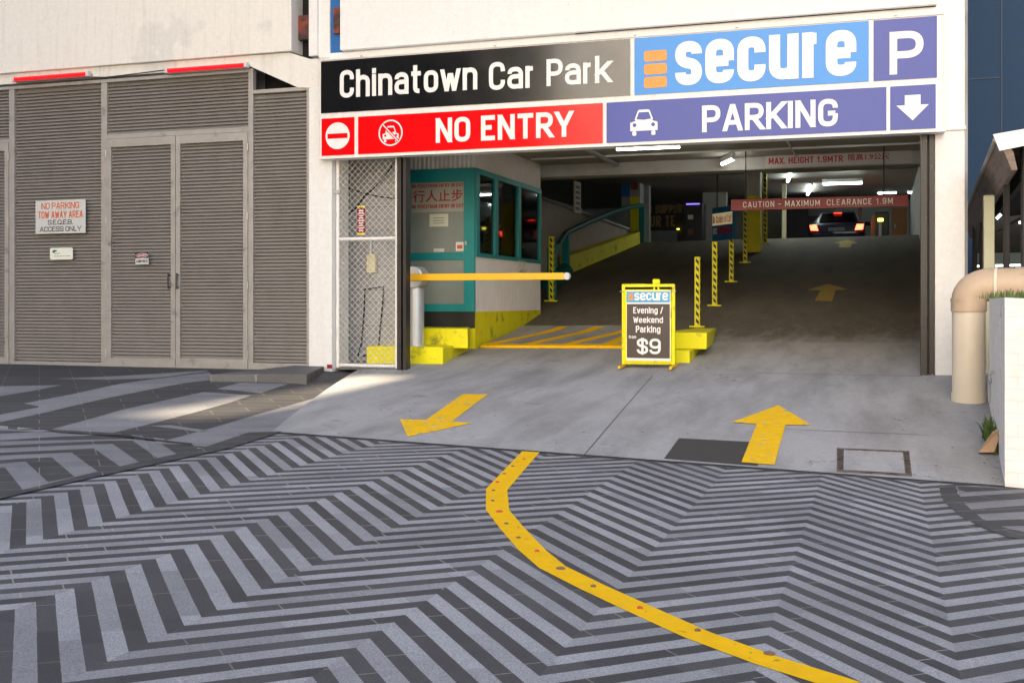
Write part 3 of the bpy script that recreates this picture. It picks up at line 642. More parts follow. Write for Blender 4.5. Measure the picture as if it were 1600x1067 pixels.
# band over the louvres with a raked lower edge
b.prism([(-19, YF-.06, zl), (XU(393), YF-.06, zl), (XU(468), YF-.06, ZU(468, 138)), (XU(500), YF-.06, ZU(500, 139)), (XU(500), YF-.06, 5.53), (XU(487), YF-.06, 5.53), (XU(455), YF-.06, 5.66), (-19, YF-.06, 5.69)], (0, .5, 0))
b.build('fascia_band', M_wallold, CP)
ztop = 16
MB().box(-19, XU(455, 16.2), 16.2, 16.9, 5.67, ztop).build('wall_panel', M_wallold, CP, .01)
MB().box(XU(487), XU(500), YF-.10, YF+.4, ZU(487, 90), ztop).build('mullion', M_wall, CP, .006)
MB().box(XU(500), XU(517), YF-.04, YF+.4, ZU(500, 92), ztop).build('mullion', M_wall, CP)
MB().box(XU(455), XU(487), YF+.25, YF+.35, ZU(487, 92), ztop).build('dark_opening', M_void, CP)
MB().box(XU(455), XU(487), YF+.10, YF+.2, ZU(470, 60), ZU(470, 22)).build('red_panel', M_rust, CP)
MB().box(XU(517), XU(534), YF+.0, YF+.1, ZU(525, 84), ztop).build('blue_strip', M_strip, CP)
MB().box(XU(524), XU(533), YF-.07, YF-.0, ZU(528, 54), ZU(528, 14)).build('junction_plate', M_rust, CP)
MB().box(XU(531, 16.2), XU(1464, 16.2), 16.2, 16.6, ZU(531, 79, 16.2), ztop).build('wall_panel', M_wall, CP, .01)
MB().box(XU(500), XU(1462), YF-.02, YF+.5, 4.0, ZU(531, 83, YF)-.0).build('header_beam', M_wall, CP)
MB().box(XU(900), XU(1462), YF-.05, YF-.0205, ZU(531, 83, YF)-.001, ZU(531, 83, YF)+.05).build('panel_seam', M_black, CP)
MB().box(XU(1460.5), XU(1507.5), YF-.02, YF+.7, .2, ztop).build('column', M_wall, CP, .012)
b = MB(); b.tube([(XU(1507)+.02, YF-.01, 3.98), (XU(1507)+.02, YF-.01, 4.0)], .001, 6)
MB().box(XU(1466), XU(1509), YF-.05, YF+.1, ZU(1490, 200)-.04, ZU(1490, 200)+.02).build('cable_tray', M_wall, CP, .01)
MB().box(XU(487), XU(523), YF-.10, YF+.5, .2, ZU(500, 139)).build('pillar', M_wall, CP, .012)
b = MB(); zt, zb_ = ZU(393, 112), ZU(393, 144)
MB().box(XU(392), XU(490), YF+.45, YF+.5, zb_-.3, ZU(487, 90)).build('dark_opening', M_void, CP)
# shell: ceilings, side walls, back wall, interior beam and columns
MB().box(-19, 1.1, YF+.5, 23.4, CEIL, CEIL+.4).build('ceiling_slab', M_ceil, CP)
MB().prism([(-14, 23.4, 4.62), (-14, 34, 5.46), (-14, 46.2, 5.5), (-14, 46.2, 6), (-14, 23.4, 5.2)], (15.1, 0, 0)).build('ceiling_slab', M_ceil, CP)
MB().box(XU(900, 22.85)-2.7, 1.0, 22.85, 23.39, 4.24, CEIL-.001).build('ceiling_beam', M_int, CP, .015)
MB().prism([(XU(900, 22.85)-2.7, 22.86, 4.24), (XU(900, 22.85)-3.5, 22.86, 4.499), (XU(900, 22.85)-2.7, 22.86, 4.499)], (0, .5, 0)).build('beam_haunch', M_int, CP)
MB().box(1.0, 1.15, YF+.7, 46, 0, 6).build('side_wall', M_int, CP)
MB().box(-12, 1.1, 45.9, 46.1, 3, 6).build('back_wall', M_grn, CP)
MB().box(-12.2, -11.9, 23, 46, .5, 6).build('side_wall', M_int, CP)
MB().box(-8.7, XU(622, 17.3), 17.3, 17.4, .3, CEIL).build('block_wall', M_blk, CP)
MB().box(-19, -8.75, YF+.6, YF+.7, .2, ztop).build('block_wall', M_blk, CP)
MB().box(-19, 1.1, YF+.7, YF+1.2, CEIL+.45, ztop).build('upper_wall', M_wall, CP)
MB().box(-19, 1.1, YF+1.2, 46, ztop-.3, ztop).build('roof_slab', M_wall, CP)
# ---- columns standing on the ramp
def column(u0, u1, vb, w2=.45, names=True):
    um = (u0+u1)/2; p = hit(zr, um, vb); Y = p.y; x0, x1 = XU(u0, Y), XU(u1, Y); zz = zr(p.x, Y)
    split = ZU(um, 306, Y)
    MB().box(x0, x1, Y, Y+w2, zz-.2, split).build('column_base', M_yel, CP, .012)
    MB().box(x0+.002, x1-.002, Y+.002, Y+w2-.002, split, 5.46).build('column', M_intw, CP)
    return x0, x1, Y
xa, xb, Yc = column(1167, 1188, 394.5)
column(1198, 1216, 373)
c0 = at(970, 300, 36.0); x0, x1 = XU(971, 36), XU(985, 36)
zcol = lambda v: ZU(978, v, 36)
MB().box(x0, XU(1000, 36), 36, 36.6, 3.2, 5.48).build('column', M_int, CP)
MB().box(x0, x1-.01, 35.98, 36, zcol(308), zcol(284)).build('painted_patch', M_strip, CP)
MB().box(x1, XU(998, 36), 35.98, 36, zcol(362), zcol(308)).build('painted_patch', M_yel, CP)
MB().box(x1+.02, XU(997, 36), 35.97, 35.98, zcol(297), zcol(274)).build('painted_patch', mat("faded_red", (.25, .03, .03), .6), CP)
# steel guide posts each side of the entrance
for u0, u1, vb in ((622.5, 636, 577), (1438, 1460, 587)):
    g_ = thing('door_post', "dark steel door guide post beside the %s" % ("chain link cage" if u0 < 800 else "white column"), "post", (XU((u0+u1)/2), YF, ZU(u0, vb)))
    xm = lerp(XU(u0), XU(u1), .55)
    MB().box(XU(u0), xm-.012, YF-.06, YF+.12, ZU(u0, vb)-.05, 4.0).build('channel', M_steel, g_, .004)
    MB().box(xm+.012, XU(u1)-.003, YF-.04, YF+.14, ZU(u0, vb)-.05, 4.0).build('channel', M_steel, g_, .004)
    MB().box(xm-.013, xm+.013, YF+.05, YF+.1, ZU(u0, vb)-.05, 4.0).build('web', M_black, g_)
# ------------------------------------------------------------------ louvred enclosure
LE = thing('louvred_enclosure', "grey metal louvre screen with double service doors filling the wall bay", "louvre screen", (XU(250), YF, .5))
zg = lambda u: ZU(u, 571+ (u/490)*5)
PITCH = .0585
def louvres(u0, u1, zlo, zhi, parent, y=YF):
    x0, x1 = XU(u0), XU(u1); b = MB(); z = zlo+.01
    while z < zhi-.03:
        b.prism([(x0, y-.012, z), (x0, y+.030, z+.048), (x0, y+.033, z+.046), (x0, y-.009, z-.003)], (x1-x0, 0, 0)); z += PITCH
    b.box(x0, x1, y+.05, y+.06, zlo, zhi)
    return b.build('louvre_blades', M_alu, parent)
def frm(u0, u1, z0, z1, parent, name='post', y0=YF-.045, y1=YF+.055, m=None):
    return MB().box(XU(u0), XU(u1), y0, y1, z0, z1).build(name, m or M_alufr, parent, .003)
zt = ZU(392, 113)-.01; zt0 = zt
for u0, u1 in ((17, 25), (160.5, 169.5), (390, 397.5)): frm(u0, u1, zg(u0)-.05, zt0, LE)
frm(481, 487, zg(481)-.05, ZU(481, 140), LE)
MB().box(-19, XU(397.5), YF-.055, YF+.06, zt0, zt0+.055).build('top_rail', M_alufr, LE, .003)
MB().box(XU(397.5), XU(487), YF-.05, YF+.06, ZU(440, 145), ZU(440, 141)+.02).build('top_rail', M_alufr, LE, .003)
for u0, u1 in ((25, 160.5), (397.5, 481)): MB().box(XU(u0), XU(u1), YF-.04, YF+.05, zg(u0)-.05, zg(u0)+.09).build('bottom_rail', M_alufr, LE, .003)
louvres(25, 160.5, zg(90)+.09, zt0, LE); louvres(397.5, 481, zg(440)+.09, ZU(440, 146), LE)
zm = ZU(280, 207); frm(169.5, 390, zm-.06, zm+.02, LE, 'transom'); louvres(169.5, 390, zm+.02, zt0, LE)
zm2 = ZU(5, 219); louvres(-60, 17, zm2, zt0, LE); MB().box(XU(-60), XU(17), YF-.045, YF+.05, zm2-.06, zm2).build('transom', M_alufr, LE, .003)
def door(u0, u1, ztop_, hinge, hand, ustile=None):
    d = MB(); x0, x1 = XU(u0)+.006, XU(u1)-.006; zb2 = zg((u0+u1)/2)-.02; y0, y1 = YF-.058, YF+.04
    sw = .085
    d.box(x0, x0+sw, y0, y1, zb2, ztop_); d.box(x1-sw, x1, y0, y1, zb2, ztop_); d.box(x0+sw, x1-sw, y0+.002, y1, zb2, zb2+.17); d.box(x0+sw, x1-sw, y0+.002, y1, ztop_-.14, ztop_)
    o = d.build('door', M_alufr, LE, .003)
    bl = MB(); z = zb2+.175
    while z < ztop_-.17:
        bl.prism([(x0+sw, y0+.03, z), (x0+sw, y0+.072, z+.048), (x0+sw, y0+.075, z+.046), (x0+sw, y0+.033, z-.003)], (x1-x0-2*sw, 0, 0)); z += PITCH
    bl.box(x0+sw, x1-sw, y1, y1+.01, zb2, ztop_); bl.build('louvre_blades', M_alu, o)
    for k in range(4):
        zz = lerp(zb2+.25, ztop_-.25, k/3); MB().tube([(hinge, y0-.008, zz-.06), (hinge, y0-.008, zz+.06)], .012, 8).build('hinge', M_galv, o)
    if hand:
        h0, h1 = ZU(272, 452), ZU(272, 427); b = MB(); b.tube([(hand, y0-.05, h0), (hand, y0-.05, h1)], .013, 8)
        for zz in (h0+.03, h1-.03): b.tube([(hand, y0+.001, zz), (hand, y0-.05, zz)], .012, 8)
        b.build('handle', M_steel, o, smooth=True)
    return o
zdt = zm-.065
door(169.5, 277, zdt, XU(169.5), XU(268.5)); door(277, 390, zdt, XU(390), XU(282)); door(-80, 17, zm2-.065, XU(17), None)
# signs on the louvres
def plate(name, label, cat, u0, v0, u1, v1, Y, m, th=.012, rad=.0, frame=None):
    x0, x1, z0, z1 = rect(u0, v0, u1, v1, Y)
    t = thing(name, label, cat, ((x0+x1)/2, Y, z0))
    MB().rrect(((x0+x1)/2, (z0+z1)/2), x1-x0, z1-z0, max(rad, .004), Y, th).build('plate', m, t)
    return t, (x0, x1, z0, z1)
YS = YF-.075
t, r_ = plate('warning_sign', "white no parking tow away sign with orange and black lettering", "sign", 55.5, 314, 133.5, 364, YS, M_plate)
w = r_[1]-r_[0]; h = r_[3]-r_[2]
for s_, (a, c, e, f), m, bo in (("NO PARKING", (.12, .88, .735, .93), M_orl, .02), ("TOW AWAY AREA", (.05, .95, .46, .67), M_orl, .02), ("S.E.Q.E.B.", (.25, .75, .26, .41), M_black, .02), ("ACCESS ONLY", (.09, .92, .06, .21), M_black, .02)):
    ltext(s_, (r_[0]+w*a, r_[0]+w*c, r_[2]+h*e, r_[2]+h*f), YS, m, t, .17)
t, r_ = plate('utility_sign', "small pale sign with rounded corners and a green emblem, on the louvres", "sign", 78, 387.5, 113.5, 405.5, YS, mat("pale_sign", (.74, .75, .66), .5, var=.04), rad=.03)
w = r_[1]-r_[0]; h = r_[3]-r_[2]; M_green = mat("emblem_green", (.02, .16, .10), .5, var=.1)
b = MB(); b.disc((r_[0]+w*.17, r_[2]+h*.68), w*.055, h*.12, YS-.004, .003, 14); b.disc((r_[0]+w*.25, r_[2]+h*.74), w*.06, h*.07, YS-.004, .003, 10); b.build('emblem', M_green, t)
b = MB()
for k in range(6): b.box(r_[0]+w*(.2+k*.12), r_[0]+w*(.29+k*.12), YS-.003, YS, r_[2]+h*.27, r_[2]+h*.32)
for k in range(3): b.box(r_[0]+w*(.22+k*.08), r_[0]+w*(.28+k*.08), YS-.003, YS, r_[2]+h*.5, r_[2]+h*.56)
b.build('small_print', mat("print_grey", (.2, .25, .2), .6), t)
t, r_ = plate('danger_sign', "tiny black, red and white danger sign on the louvred door", "sign", 211.5, 395, 232, 413, YS-.03, M_plate)
w = r_[1]-r_[0]; h = r_[3]-r_[2]; y = YS-.03
MB().box(r_[0], r_[1], y-.003, y, r_[2]+h*.53, r_[3]).build('header', M_black, t)
b = MB(); b.disc((r_[0]+w*.5, r_[2]+h*.76), w*.46, h*.19, y-.006, .002, 24); b.build('oval_rim', M_white, t)
b = MB(); b.disc((r_[0]+w*.5, r_[2]+h*.76), w*.42, h*.16, y-.009, .002, 24); b.build('oval', M_redsg, t)
ltext("DANGER", (r_[0]+w*.18, r_[0]+w*.82, r_[2]+h*.68, r_[2]+h*.84), y-.006, M_white, t, .2)
ltext("11,000 VOLTS", (r_[0]+w*.06, r_[0]+w*.94, r_[2]+h*.14, r_[2]+h*.38), y, M_black, t, .22)
# red batten lamps above the louvres
for u0, v0, u1, v1, wh in ((23, 123, 139, 118, "farther from the entrance"), (262, 109.5, 386, 104, "nearer the coloured sign")):
    Yl = YF-.15; p, q = at(u0, v0, Yl), at(u1, v1, Yl); zc = (p.z+q.z)/2
    t = thing('batten_light', "red batten light on the band above the louvres, " + wh, "light", ((p.x+q.x)/2, Yl, zc), 'red batten lights above the louvres')
    MB().tube([(p.x, Yl-.02, zc), (q.x-.03, Yl-.02, zc)], .034, 10).build('tube', M_redtube, t, smooth=True)
    MB().box(p.x, q.x, Yl+.012, YF-.061, zc-.045, zc+.02).build('housing', M_alufr, t, .004)
    for xx in (p.x-.03, q.x-.03): MB().box(xx, xx+.05, Yl-.055, Yl+.03, zc-.045, zc+.045).build('end_cap', M_fit, t, .006)
zc = at(139, 118, YF-.1).z
tag(MB().tube([(XU(139), YF-.075, zc-.02), (XU(170), YF-.075, zc-.05), (XU(230), YF-.075, zc-.02), (XU(262), YF-.075, at(262, 109, YF-.1).z)], .008, 6).build('light_cable', M_cable), "thin dark cable strung between the two red batten lights", "cable")
# granite ramp plinth at the foot of the louvres
st = hit(gz, 330, 592)
s0 = [hit(gz, *p) for p in px(2.963, 0, 560, (972, 108), (1420, 121), (1510, 92))]
M_stepm = stone_mat("granite_mid", (.135, .13, .125))
zt_ = s0[1].z+.15; bk = YF-.065
b = MB(); b.prism([(s0[0].x, bk, s0[1].z-.1), (s0[0].x, s0[0].y, s0[1].z-.1), (s0[1].x, s0[1].y, s0[1].z-.1), (XU(512), bk-.06, s0[1].z-.1)], (0, 0, .25)); tag(b.build('granite_step', M_stepm, None, .01), "low dark granite step against the foot of the louvre screen", "step")
# ------------------------------------------------------------------ big entrance sign
YB = 16.08
BS = thing('entrance_sign', "wide car park sign of coloured panels in white frames above the entrance", "sign", (XU(990, YB), YB, 3.88))
x0, x1, z0, z1 = XU(498.5, YB), XU(1476.5, YB), 3.875, 5.455
MB().box(x0, x1, YB, YB+.24, z0, z1).build('cabinet', M_frame, BS, .006)
b = MB(); tw = .03
for a, c, e, f in ((x0, x1, z0, z0+.02), (x0, x1, z1-.012, z1)): b.box(a, c, YB-.02, YB, e, f)
for a, c in ((x0, x0+.014), (x1-.014, x1)): b.box(a, c, YB-.02, YB, z0+.02, z1-.012)
b.build('frame', M_frame, BS)
Z = {'t0': 4.602, 't1': 5.425, 'b0': 3.93, 'b1': 4.52}
def panel(u0, u1, row, m, name='panel'):
    zz = (4.602, 5.425) if row == 't' else (3.925, 4.515)
    a, c = XU(u0, YB), XU(u1, YB); MB().box(a, c, YB-.012, YB, zz[0], zz[1]).build(name, m, BS); return a, c, zz[0], zz[1]
panel(502, 985, 't', M_sblack); panel(991.5, 1357.5, 't', M_sblue); pp = panel(1365, 1464, 't', M_spurp)
panel(503, 554, 'b', M_sred); panel(560, 942, 'b', M_sred); panel(948, 1385, 'b', M_spurp); panel(1391, 1462, 'b', M_spurp)
YT = YB-.013
def tr(u0, vt0, u1, vb1): return rect(u0, vt0, u1, vb1, YT)
def stx(body, u0, u1, vt, vb, uref, m=M_white, bold=.17, gap=None):   # vt, vb measured at uref
    ltext(body, (XU(u0, YT), XU(u1, YT), ZU(uref, vb, YT), ZU(uref, vt, YT)), YT, m, BS, bold, gap=gap)
stx("Chinatown", 531, 746, 110.5, 153.5, 535, bold=.19); stx("Car", 764, 836, 98, 141.5, 768, bold=.19); stx("Park", 854, 955, 93, 135, 858, bold=.19)
stx("NO ENTRY", 681, 895, 185, 223.5, 686, bold=.225); stx("PARKING", 1097, 1309, 165.5, 207, 1100, bold=.21)
stx("secure", 1055, 1338, 66, 134.5, 1060, bold=.235, gap=.075); stx("P", 1390, 1443, 50.5, 117, 1395, bold=.20)
for vt, vb in ((80, 96.5), (100.5, 117), (121, 138)):
    a, c = XU(1006.5, YT), XU(1042, YT); e, f = ZU(1015, vb, YT), ZU(1015, vt, YT)
    MB().rrect(((a+c)/2, (e+f)/2), c-a, f-e, .035, YT-.003, .004).build('emblem_bar', M_sora, BS)
def xz(u, v): return XU(u, YT), ZU(u, v, YT)
cx, cz = xz(527.5, 212.5); MB().disc((cx, cz), .212, .212, YT-.003, .003).build('disc', M_white, BS)
MB().box(cx-.175, cx+.175, YT-.006, YT-.003, cz-.042, cz+.036).build('bar', M_sred, BS)
def car_icon(cx, cz, s, mw, mp, y):
    k = lambda pts: [(cx+a*s, y, cz+c*s) for a, c in pts]
    b = MB(); b.prism(k([(-.30, .0), (-.5, -.06), (-.5, -.36), (.5, -.36), (.5, -.06), (.30, .0), (.335, .05), (.22, .36), (.17, .40), (-.17, .40), (-.22, .36), (-.335, .05)][::1]), (0, -.003, 0))
    b.build('car_symbol', mw, BS)
    b = MB(); b.prism(k([(-.27, .06), (-.18, .31), (.18, .31), (.27, .06), (.0, .03)]), (0, -.006, 0)); b.disc((cx-.34*s, cz-.15*s), .07*s, .07*s, y, -.006, 14); b.disc((cx+.34*s, cz-.15*s), .07*s, .07*s, y, -.006, 14)
    b.build('car_symbol_cutout', mp, BS)
    b = MB(); b.rrect((cx-.35*s, cz-.45*s), .15*s, .16*s, .05*s, y, -.003); b.rrect((cx+.35*s, cz-.45*s), .15*s, .16*s, .05*s, y, -.003); b.build('car_symbol_wheel', mw, BS)
cx, cz = xz(1006, 190); car_icon(cx, cz+.01, .40, M_white, M_spurp, YT)
cx, cz = xz(610.5, 208); car_icon(cx, cz, .27, M_white, M_sred, YT)
b = MB(); b.ring((cx, cz), .205, .205, .022, YT-.007, 0); b.build('prohibition_ring', M_white, BS)
b = MB(); b.bar((cx-.135, YT-.012, cz+.14), (cx+.135, YT-.012, cz-.14), .045, .004); b.build('prohibition_slash', M_sred, BS)
b = MB(); b.bar((cx-.135, YT-.015, cz+.14), (cx+.135, YT-.015, cz-.14), .018, .004); b.build('prohibition_slash', M_white, BS)
cx, cz = xz(1426, 168); MB().prism([(cx+a, YT, cz+c) for a, c in ((-.10, .165), (.10, .165), (.10, .03), (.205, .03), (0, -.175), (-.205, .03), (-.10, .03))], (0, -.003, 0)).build('down_arrow', M_white, BS)
b = MB()
for u in (560, 770, 990, 1150, 1400): b.lathe((XU(u, YB), YB+.1, z1), [(.015, 0), (.015, .03), (.022, .035), (.022, .045)], 10)
b.build('fixing_bolt', M_galv, BS)
# ------------------------------------------------------------------ chain link cage panel
yg = YF+.03
xl, xr, zlo, zhi = XU(524), XU(621.5), ZU(524, 574), 3.95; zmid = ZU(524, 374)
CG = thing('chain_link_gate', "tall chain link gate in a pale pipe frame beside the white pillar", "gate", ((xl+xr)/2, yg, zlo))
for a in (xl+.03, xr-.03): MB().tube([(a, yg, zlo), (a, yg, zhi)], .03, 10).build('frame_post', M_frame, CG, smooth=True)
for a in (zlo+.035, zmid): MB().tube([(xl+.06, yg, a), (xr-.06, yg, a)], .028, 10).build('frame_rail', M_frame, CG, smooth=True)
b = MB(); pit = .105; w = xr-xl-.12; x_, z_ = xl+.06, zlo+.06; h = zhi-z_
for sgn in (1, -1):
    for k in range(int((w+h)/pit)+1):
        cst = k*pit
        if sgn == 1: a, c = max(0, cst-h), min(w, cst); p, q = (x_+a, z_+cst-a), (x_+c, z_+cst-c)
        else: a, c = max(0, cst-h), min(w, cst); p, q = (x_+w-a, z_+cst-a), (x_+w-c, z_+cst-c)
        if c-a > .01: b.tube([(p[0], yg+.004*sgn, p[1]), (q[0], yg+.004*sgn, q[1])], .0033, 4, False)
b.build('wire_mesh', M_wire, CG)
MB().box(xl-.02, xl+.10, yg-.05, yg-.03, ZU(524, 300)-.03, ZU(524, 300)+.03).build('latch', M_galv, CG)
yb_ = 17.28
def cab(name, pts, r, label, m=M_cable, y=yb_): return tag(MB().tube([(XU(u, y), y-.02, ZU(u, v, y)) for u, v in pts], r, 6).build(name, m), label, "cable")
cab('hanging_cable', [(530, 337), (545, 334), (558, 325), (570, 307), (585, 295), (600, 280), (612, 262), (620, 240)], .014, "thick black cable sweeping up across the block wall inside the cage")
cab('hanging_cable', [(530, 289), (550, 296), (572, 303), (595, 308), (620, 311)], .011, "thin black cable crossing the block wall near the top of the cage")
cab('cable_loop', [(560, 556), (566, 535), (570, 480), (571, 452), (600, 448), (599, 470), (594, 520), (592, 545), (566, 557), (588, 552)], .013, "black cable loop standing on the yellow kerb inside the cage")
t, r_ = plate('notice_strip', "narrow vertical red notice with hazard ends inside the chain link cage", "sign", 558, 322, 570.5, 367, yg+.05, M_redsg)
b = MB()
for k in range(9): b.box(r_[0]+.03, r_[1]-.03, yg+.046, yg+.05, lerp(r_[2], r_[3], .13+.085*k), lerp(r_[2], r_[3], .17+.085*k))
b.build('lettering', M_white, t)
hh = (r_[3]-r_[2])*.06
for zz in (r_[2], r_[3]-hh): MB().box(r_[0], r_[1], yg+.045, yg+.05, zz, zz+hh).build('hazard_stripe', M_yel, t)
t, r_ = plate('switch_box', "beige electrical box on a conduit behind the chain link", "switch box", 573, 397, 586, 426, 17.19, M_pale, .09, .01)
MB().tube([(XU(577, 17.2), 17.25, r_[3]), (XU(577, 17.2), 17.25, r_[3]+.3)], .02, 8).build('conduit', M_fit, t)
# ------------------------------------------------------------------ kerbs
y0 = 16.95; xk = XU(692, y0); zk = ZU(690, 542, y0); zgr = .45
o = MB().prism([(XU(572, y0), y0, zgr), (xk, y0, zgr), (-6.92, 18.66, zgr), (XU(572, y0), 18.66, zgr)], (0, 0, zk-zgr)).build('booth_kerb', M_yel, None, .03)
tag(o, "low yellow kerb under the silver barrier post", "kerb")
y1 = 17.6; zk2 = ZU(690, 513, y1); xk2 = XU(731, y1)
o = MB().prism([(-8.0, y1, zk-.05), (xk2, y1, zk-.05), (-6.9, 18.63, zk-.05), (-8.0, 18.63, zk-.05)], (0, 0, zk2-zk+.05)).build('booth_step', M_yel, None, .02)
tag(o, "yellow concrete step at the booth door", "step")
yi = 17.25; xi0, xi1 = XU(1030, yi), XU(1078, yi); zi = ZU(1066, 548, yi)
o = MB().prism([(xi0, yi, .4), (xi1, yi, .4), (XU(1104, 19.6), 19.8, .4), (xi0+.05, 19.8, .4)], (0, 0, zi-.4)).build('island_kerb', M_yel, None, .02)
tag(o, "lower yellow kerb of the lane island behind the sandwich board", "kerb")
yi2 = 17.75; xj0, xj1 = XU(1030, yi2), XU(1104.5, yi2); zj = ZU(1080, 520, yi2)
o = MB().prism([(xj0, yi2, zi+.004), (xj1, yi2, zi+.004), (XU(1119, 20.9), 20.9, zi+.004), (xj0+.1, 20.9, zi+.004)], (0, 0, zj-zi)).build('island_kerb', M_yel, None, .02)
tag(o, "upper yellow block of the lane island below the striped posts", "kerb")
hp = rp((757, 543), (972, 545)); sh = thing('speed_hump', "raised lane threshold painted with yellow diagonal stripes beside the booth", "speed hump", (hp[0].x, hp[0].y, zr(*hp[0])))
ya = (hp[0].y+hp[1].y)/2
poly = [Vector((-6.78, ya)), Vector((-4.1, ya)), Vector((-4.0, Y1+.6)), Vector((-6.8, Y1+.6))]
zh = lambda X, Y: zr(X, Y)+.05
sheet('hump_top', poly, zh, 0, M_apron, sh)
b = MB(); b.quad([(-6.78, ya, zr(-6.78, ya)-.1), (-4.1, ya, zr(-4.1, ya)-.1), (-4.1, ya, zh(-4.1, ya)), (-6.78, ya, zh(-6.78, ya))]); b.build('hump_face', M_line, sh)
sheet('painted_stripe', [Vector((-6.78, ya)), Vector((-4.1, ya)), Vector((-4.1, ya+.16)), Vector((-6.78, ya+.16))], zh, .004, M_line, sh)
for k in range(4):
    xx = -6.75+k*.72; e = min(.75, -4.15-xx-.22)
    sheet('painted_stripe', [Vector((xx, ya+.16)), Vector((xx+.22, ya+.16)), Vector((xx+.22+e, Y1+.5)), Vector((xx+e, Y1+.5))], zh, .004, M_line, sh)
# ------------------------------------------------------------------ cashier booth
yb0, yb1, xc = 18.7, 22.75, -6.84
zb0, zsill, zhead = 1.43, ZU(742, 399, yb0), ZU(742, 262, yb0); xl = -8.5
BT = thing('cashier_booth', "teal framed booth with white corrugated walls beside the exit lane", "booth", (xc-.8, yb0, zb0))
MB().box(xl, xc-.001, yb0+.02, yb1, zgr, zb0).build('plinth', M_yel, BT)
MB().box(xl, xc-.003, yb0, yb0+.02, zk2-.02, zb0).build('kick_panel', M_black, BT)
fu = lambda u: XU(u, yb0)
fz = lambda v: ZU(735, v, yb0)
b = MB(); f0, f1 = yb0-.02, yb0+.04
gx0, gx1 = fu(641.5), fu(725); 
b.box(xl, gx0, f0, f1, zb0, zhead); b.box(gx1, xc, f0, f1, zb0, zhead); b.box(gx0, gx1, f0+.001, f1, fz(283), zhead); b.box(gx0, gx1, f0+.001, f1, fz(406), fz(394)); b.box(gx0, gx1, f0+.001, f1, zb0, fz(475))
dr = b.build('door', M_teal, BT, .004)
MB().box(gx0, gx1, yb0+.012, yb0+.02, fz(394), fz(283)).build('pane', M_frost, dr); MB().box(gx0, gx1, yb0+.012, yb0+.02, fz(475), fz(406)).build('pane', M_frost, dr)
MB().box(fu(727.5), fu(730), f0-.03, f0, fz(383), fz(377)).build('lock', M_galv, dr)
y = yb0+.010
ps = MB(); ps.box(fu(643), fu(724.5), y-.002, y+.001, fz(330), fz(284)); pst = ps.build('pane_film', mat("film_grey", (.38, .39, .36), .4, var=.08), dr)
ltext("NO PEDESTRIAN ENTRY OR EXIT", (fu(643.5), fu(724), fz(291), fz(285.5)), y-.001, M_redtxt, dr, .24)
ltext("NO PEDESTRIAN ENTRY OR EXIT", (fu(643.5), fu(724), fz(324), fz(318)), y-.001, M_redtxt, dr, .24)
text("行人止步", (fu(645), fu(723), fz(314), fz(295)), y-.004, M_redtxt, dr, .012)
MB().box(fu(671), fu(700), y-.004, y, fz(353), fz(333)).build('paper_notice', M_paper, dr); 
for v in (339, 343, 347): MB().box(fu(677), fu(694), y-.006, y-.004, fz(v+1.2), fz(v)).build('printed_line', mat("print_grey", (.2, .25, .2)), dr)
MB().box(fu(678), fu(694), y-.02, y, fz(393), fz(387.5)).build('letter_slot', M_fit, dr, .003)
MB().box(fu(712), fu(724), y-.003, y, fz(392), fz(378)).build('sticker', M_white, dr); MB().box(fu(714), fu(722.5), y-.005, y-.003, fz(388.5), fz(382.5)).build('sticker_mark', M_orl, dr)
sd = MB(); fr = .09; ypan = [yb0, lerp(yb0, yb1, .30), lerp(yb0, yb1, .62), yb1]
ypan = [atx(742, 300, xc).y, atx(775, 300, xc).y, atx(811, 300, xc).y, yb1]
sd.box(xc-.06, xc+.02, yb0+.04, yb1, zsill-.02, zsill+.05); sd.box(xc-.06, xc+.02, yb0+.04, yb1, zhead-.1, zhead)
for k, yy in enumerate(ypan): 
    y_a = max(yb0+.04, yy-.09); sd.box(xc-.055, xc+.018, y_a, min(yb1, y_a+.18), zsill+.05, zhead-.1)
wf = sd.build('window_frame', M_teal, BT, .004)
for k in range(3): MB().box(xc-.03, xc-.022, ypan[k]+.09, ypan[k+1]-.09, zsill+.05, zhead-.1).build('pane', M_glass, wf)
MB().corr((xc, yb0+.02, 0), (xc, yb1, 0), zb0, zsill-.02, .085, .02).build('corrugated_wall', M_corr, BT)
MB().corr((xc, yb0+.02, 0), (xc, yb1, 0), zhead, CEIL-.002, .085, .02).build('corrugated_wall', M_corr, BT)
MB().corr((xl, yb0, 0), (xc, yb0, 0), zhead, CEIL-.002, .085, .02).build('corrugated_wall', M_corr, BT)
MB().box(xc-.08, xc-.03, yb0+.045, yb1, zb0, zsill-.02).build('inner_wall', M_int, BT)
MB().box(xl-.05, xl, yb0, yb1, zb0, CEIL).build('rear_wall', mat("booth_inside", (.5, .5, .46), .7), BT)
MB().box(xl, xc-.08, yb1-.05, yb1, zb0, CEIL).build('rear_wall', mat("booth_end", (.22, .26, .04), .7), BT)
MB().box(xl, xc-.08, yb0+.05, yb1-.05, zhead+.05, zhead+.1).build('inner_ceiling', M_int, BT)
MB().box(xc-.7, xc-.09, yb0+.5, yb1-.4, zsill-.1, zsill-.04).build('counter', M_int, BT)
b = MB(); b.box(xc-.6, xc-.3, yb0+1.2, yb0+1.6, zsill, zsill+.33); b.build('monitor', M_black, BT); MB().box(xc-.55, xc-.35, yb0+2.3, yb0+2.7, zsill-.04, zsill+.4).build('till', M_int, BT)
hs = atx(815, 412, xc+.02); b = MB()
for k in range(4): b.tube([(xc+.03, hs.y-.25+.13*k, hs.z-.18), (xc+.10, hs.y-.25+.13*k, hs.z-.12), (xc+.10, hs.y-.25+.13*k, hs.z+.02), (xc+.02, hs.y-.25+.13*k, hs.z+.06)], .01, 6)
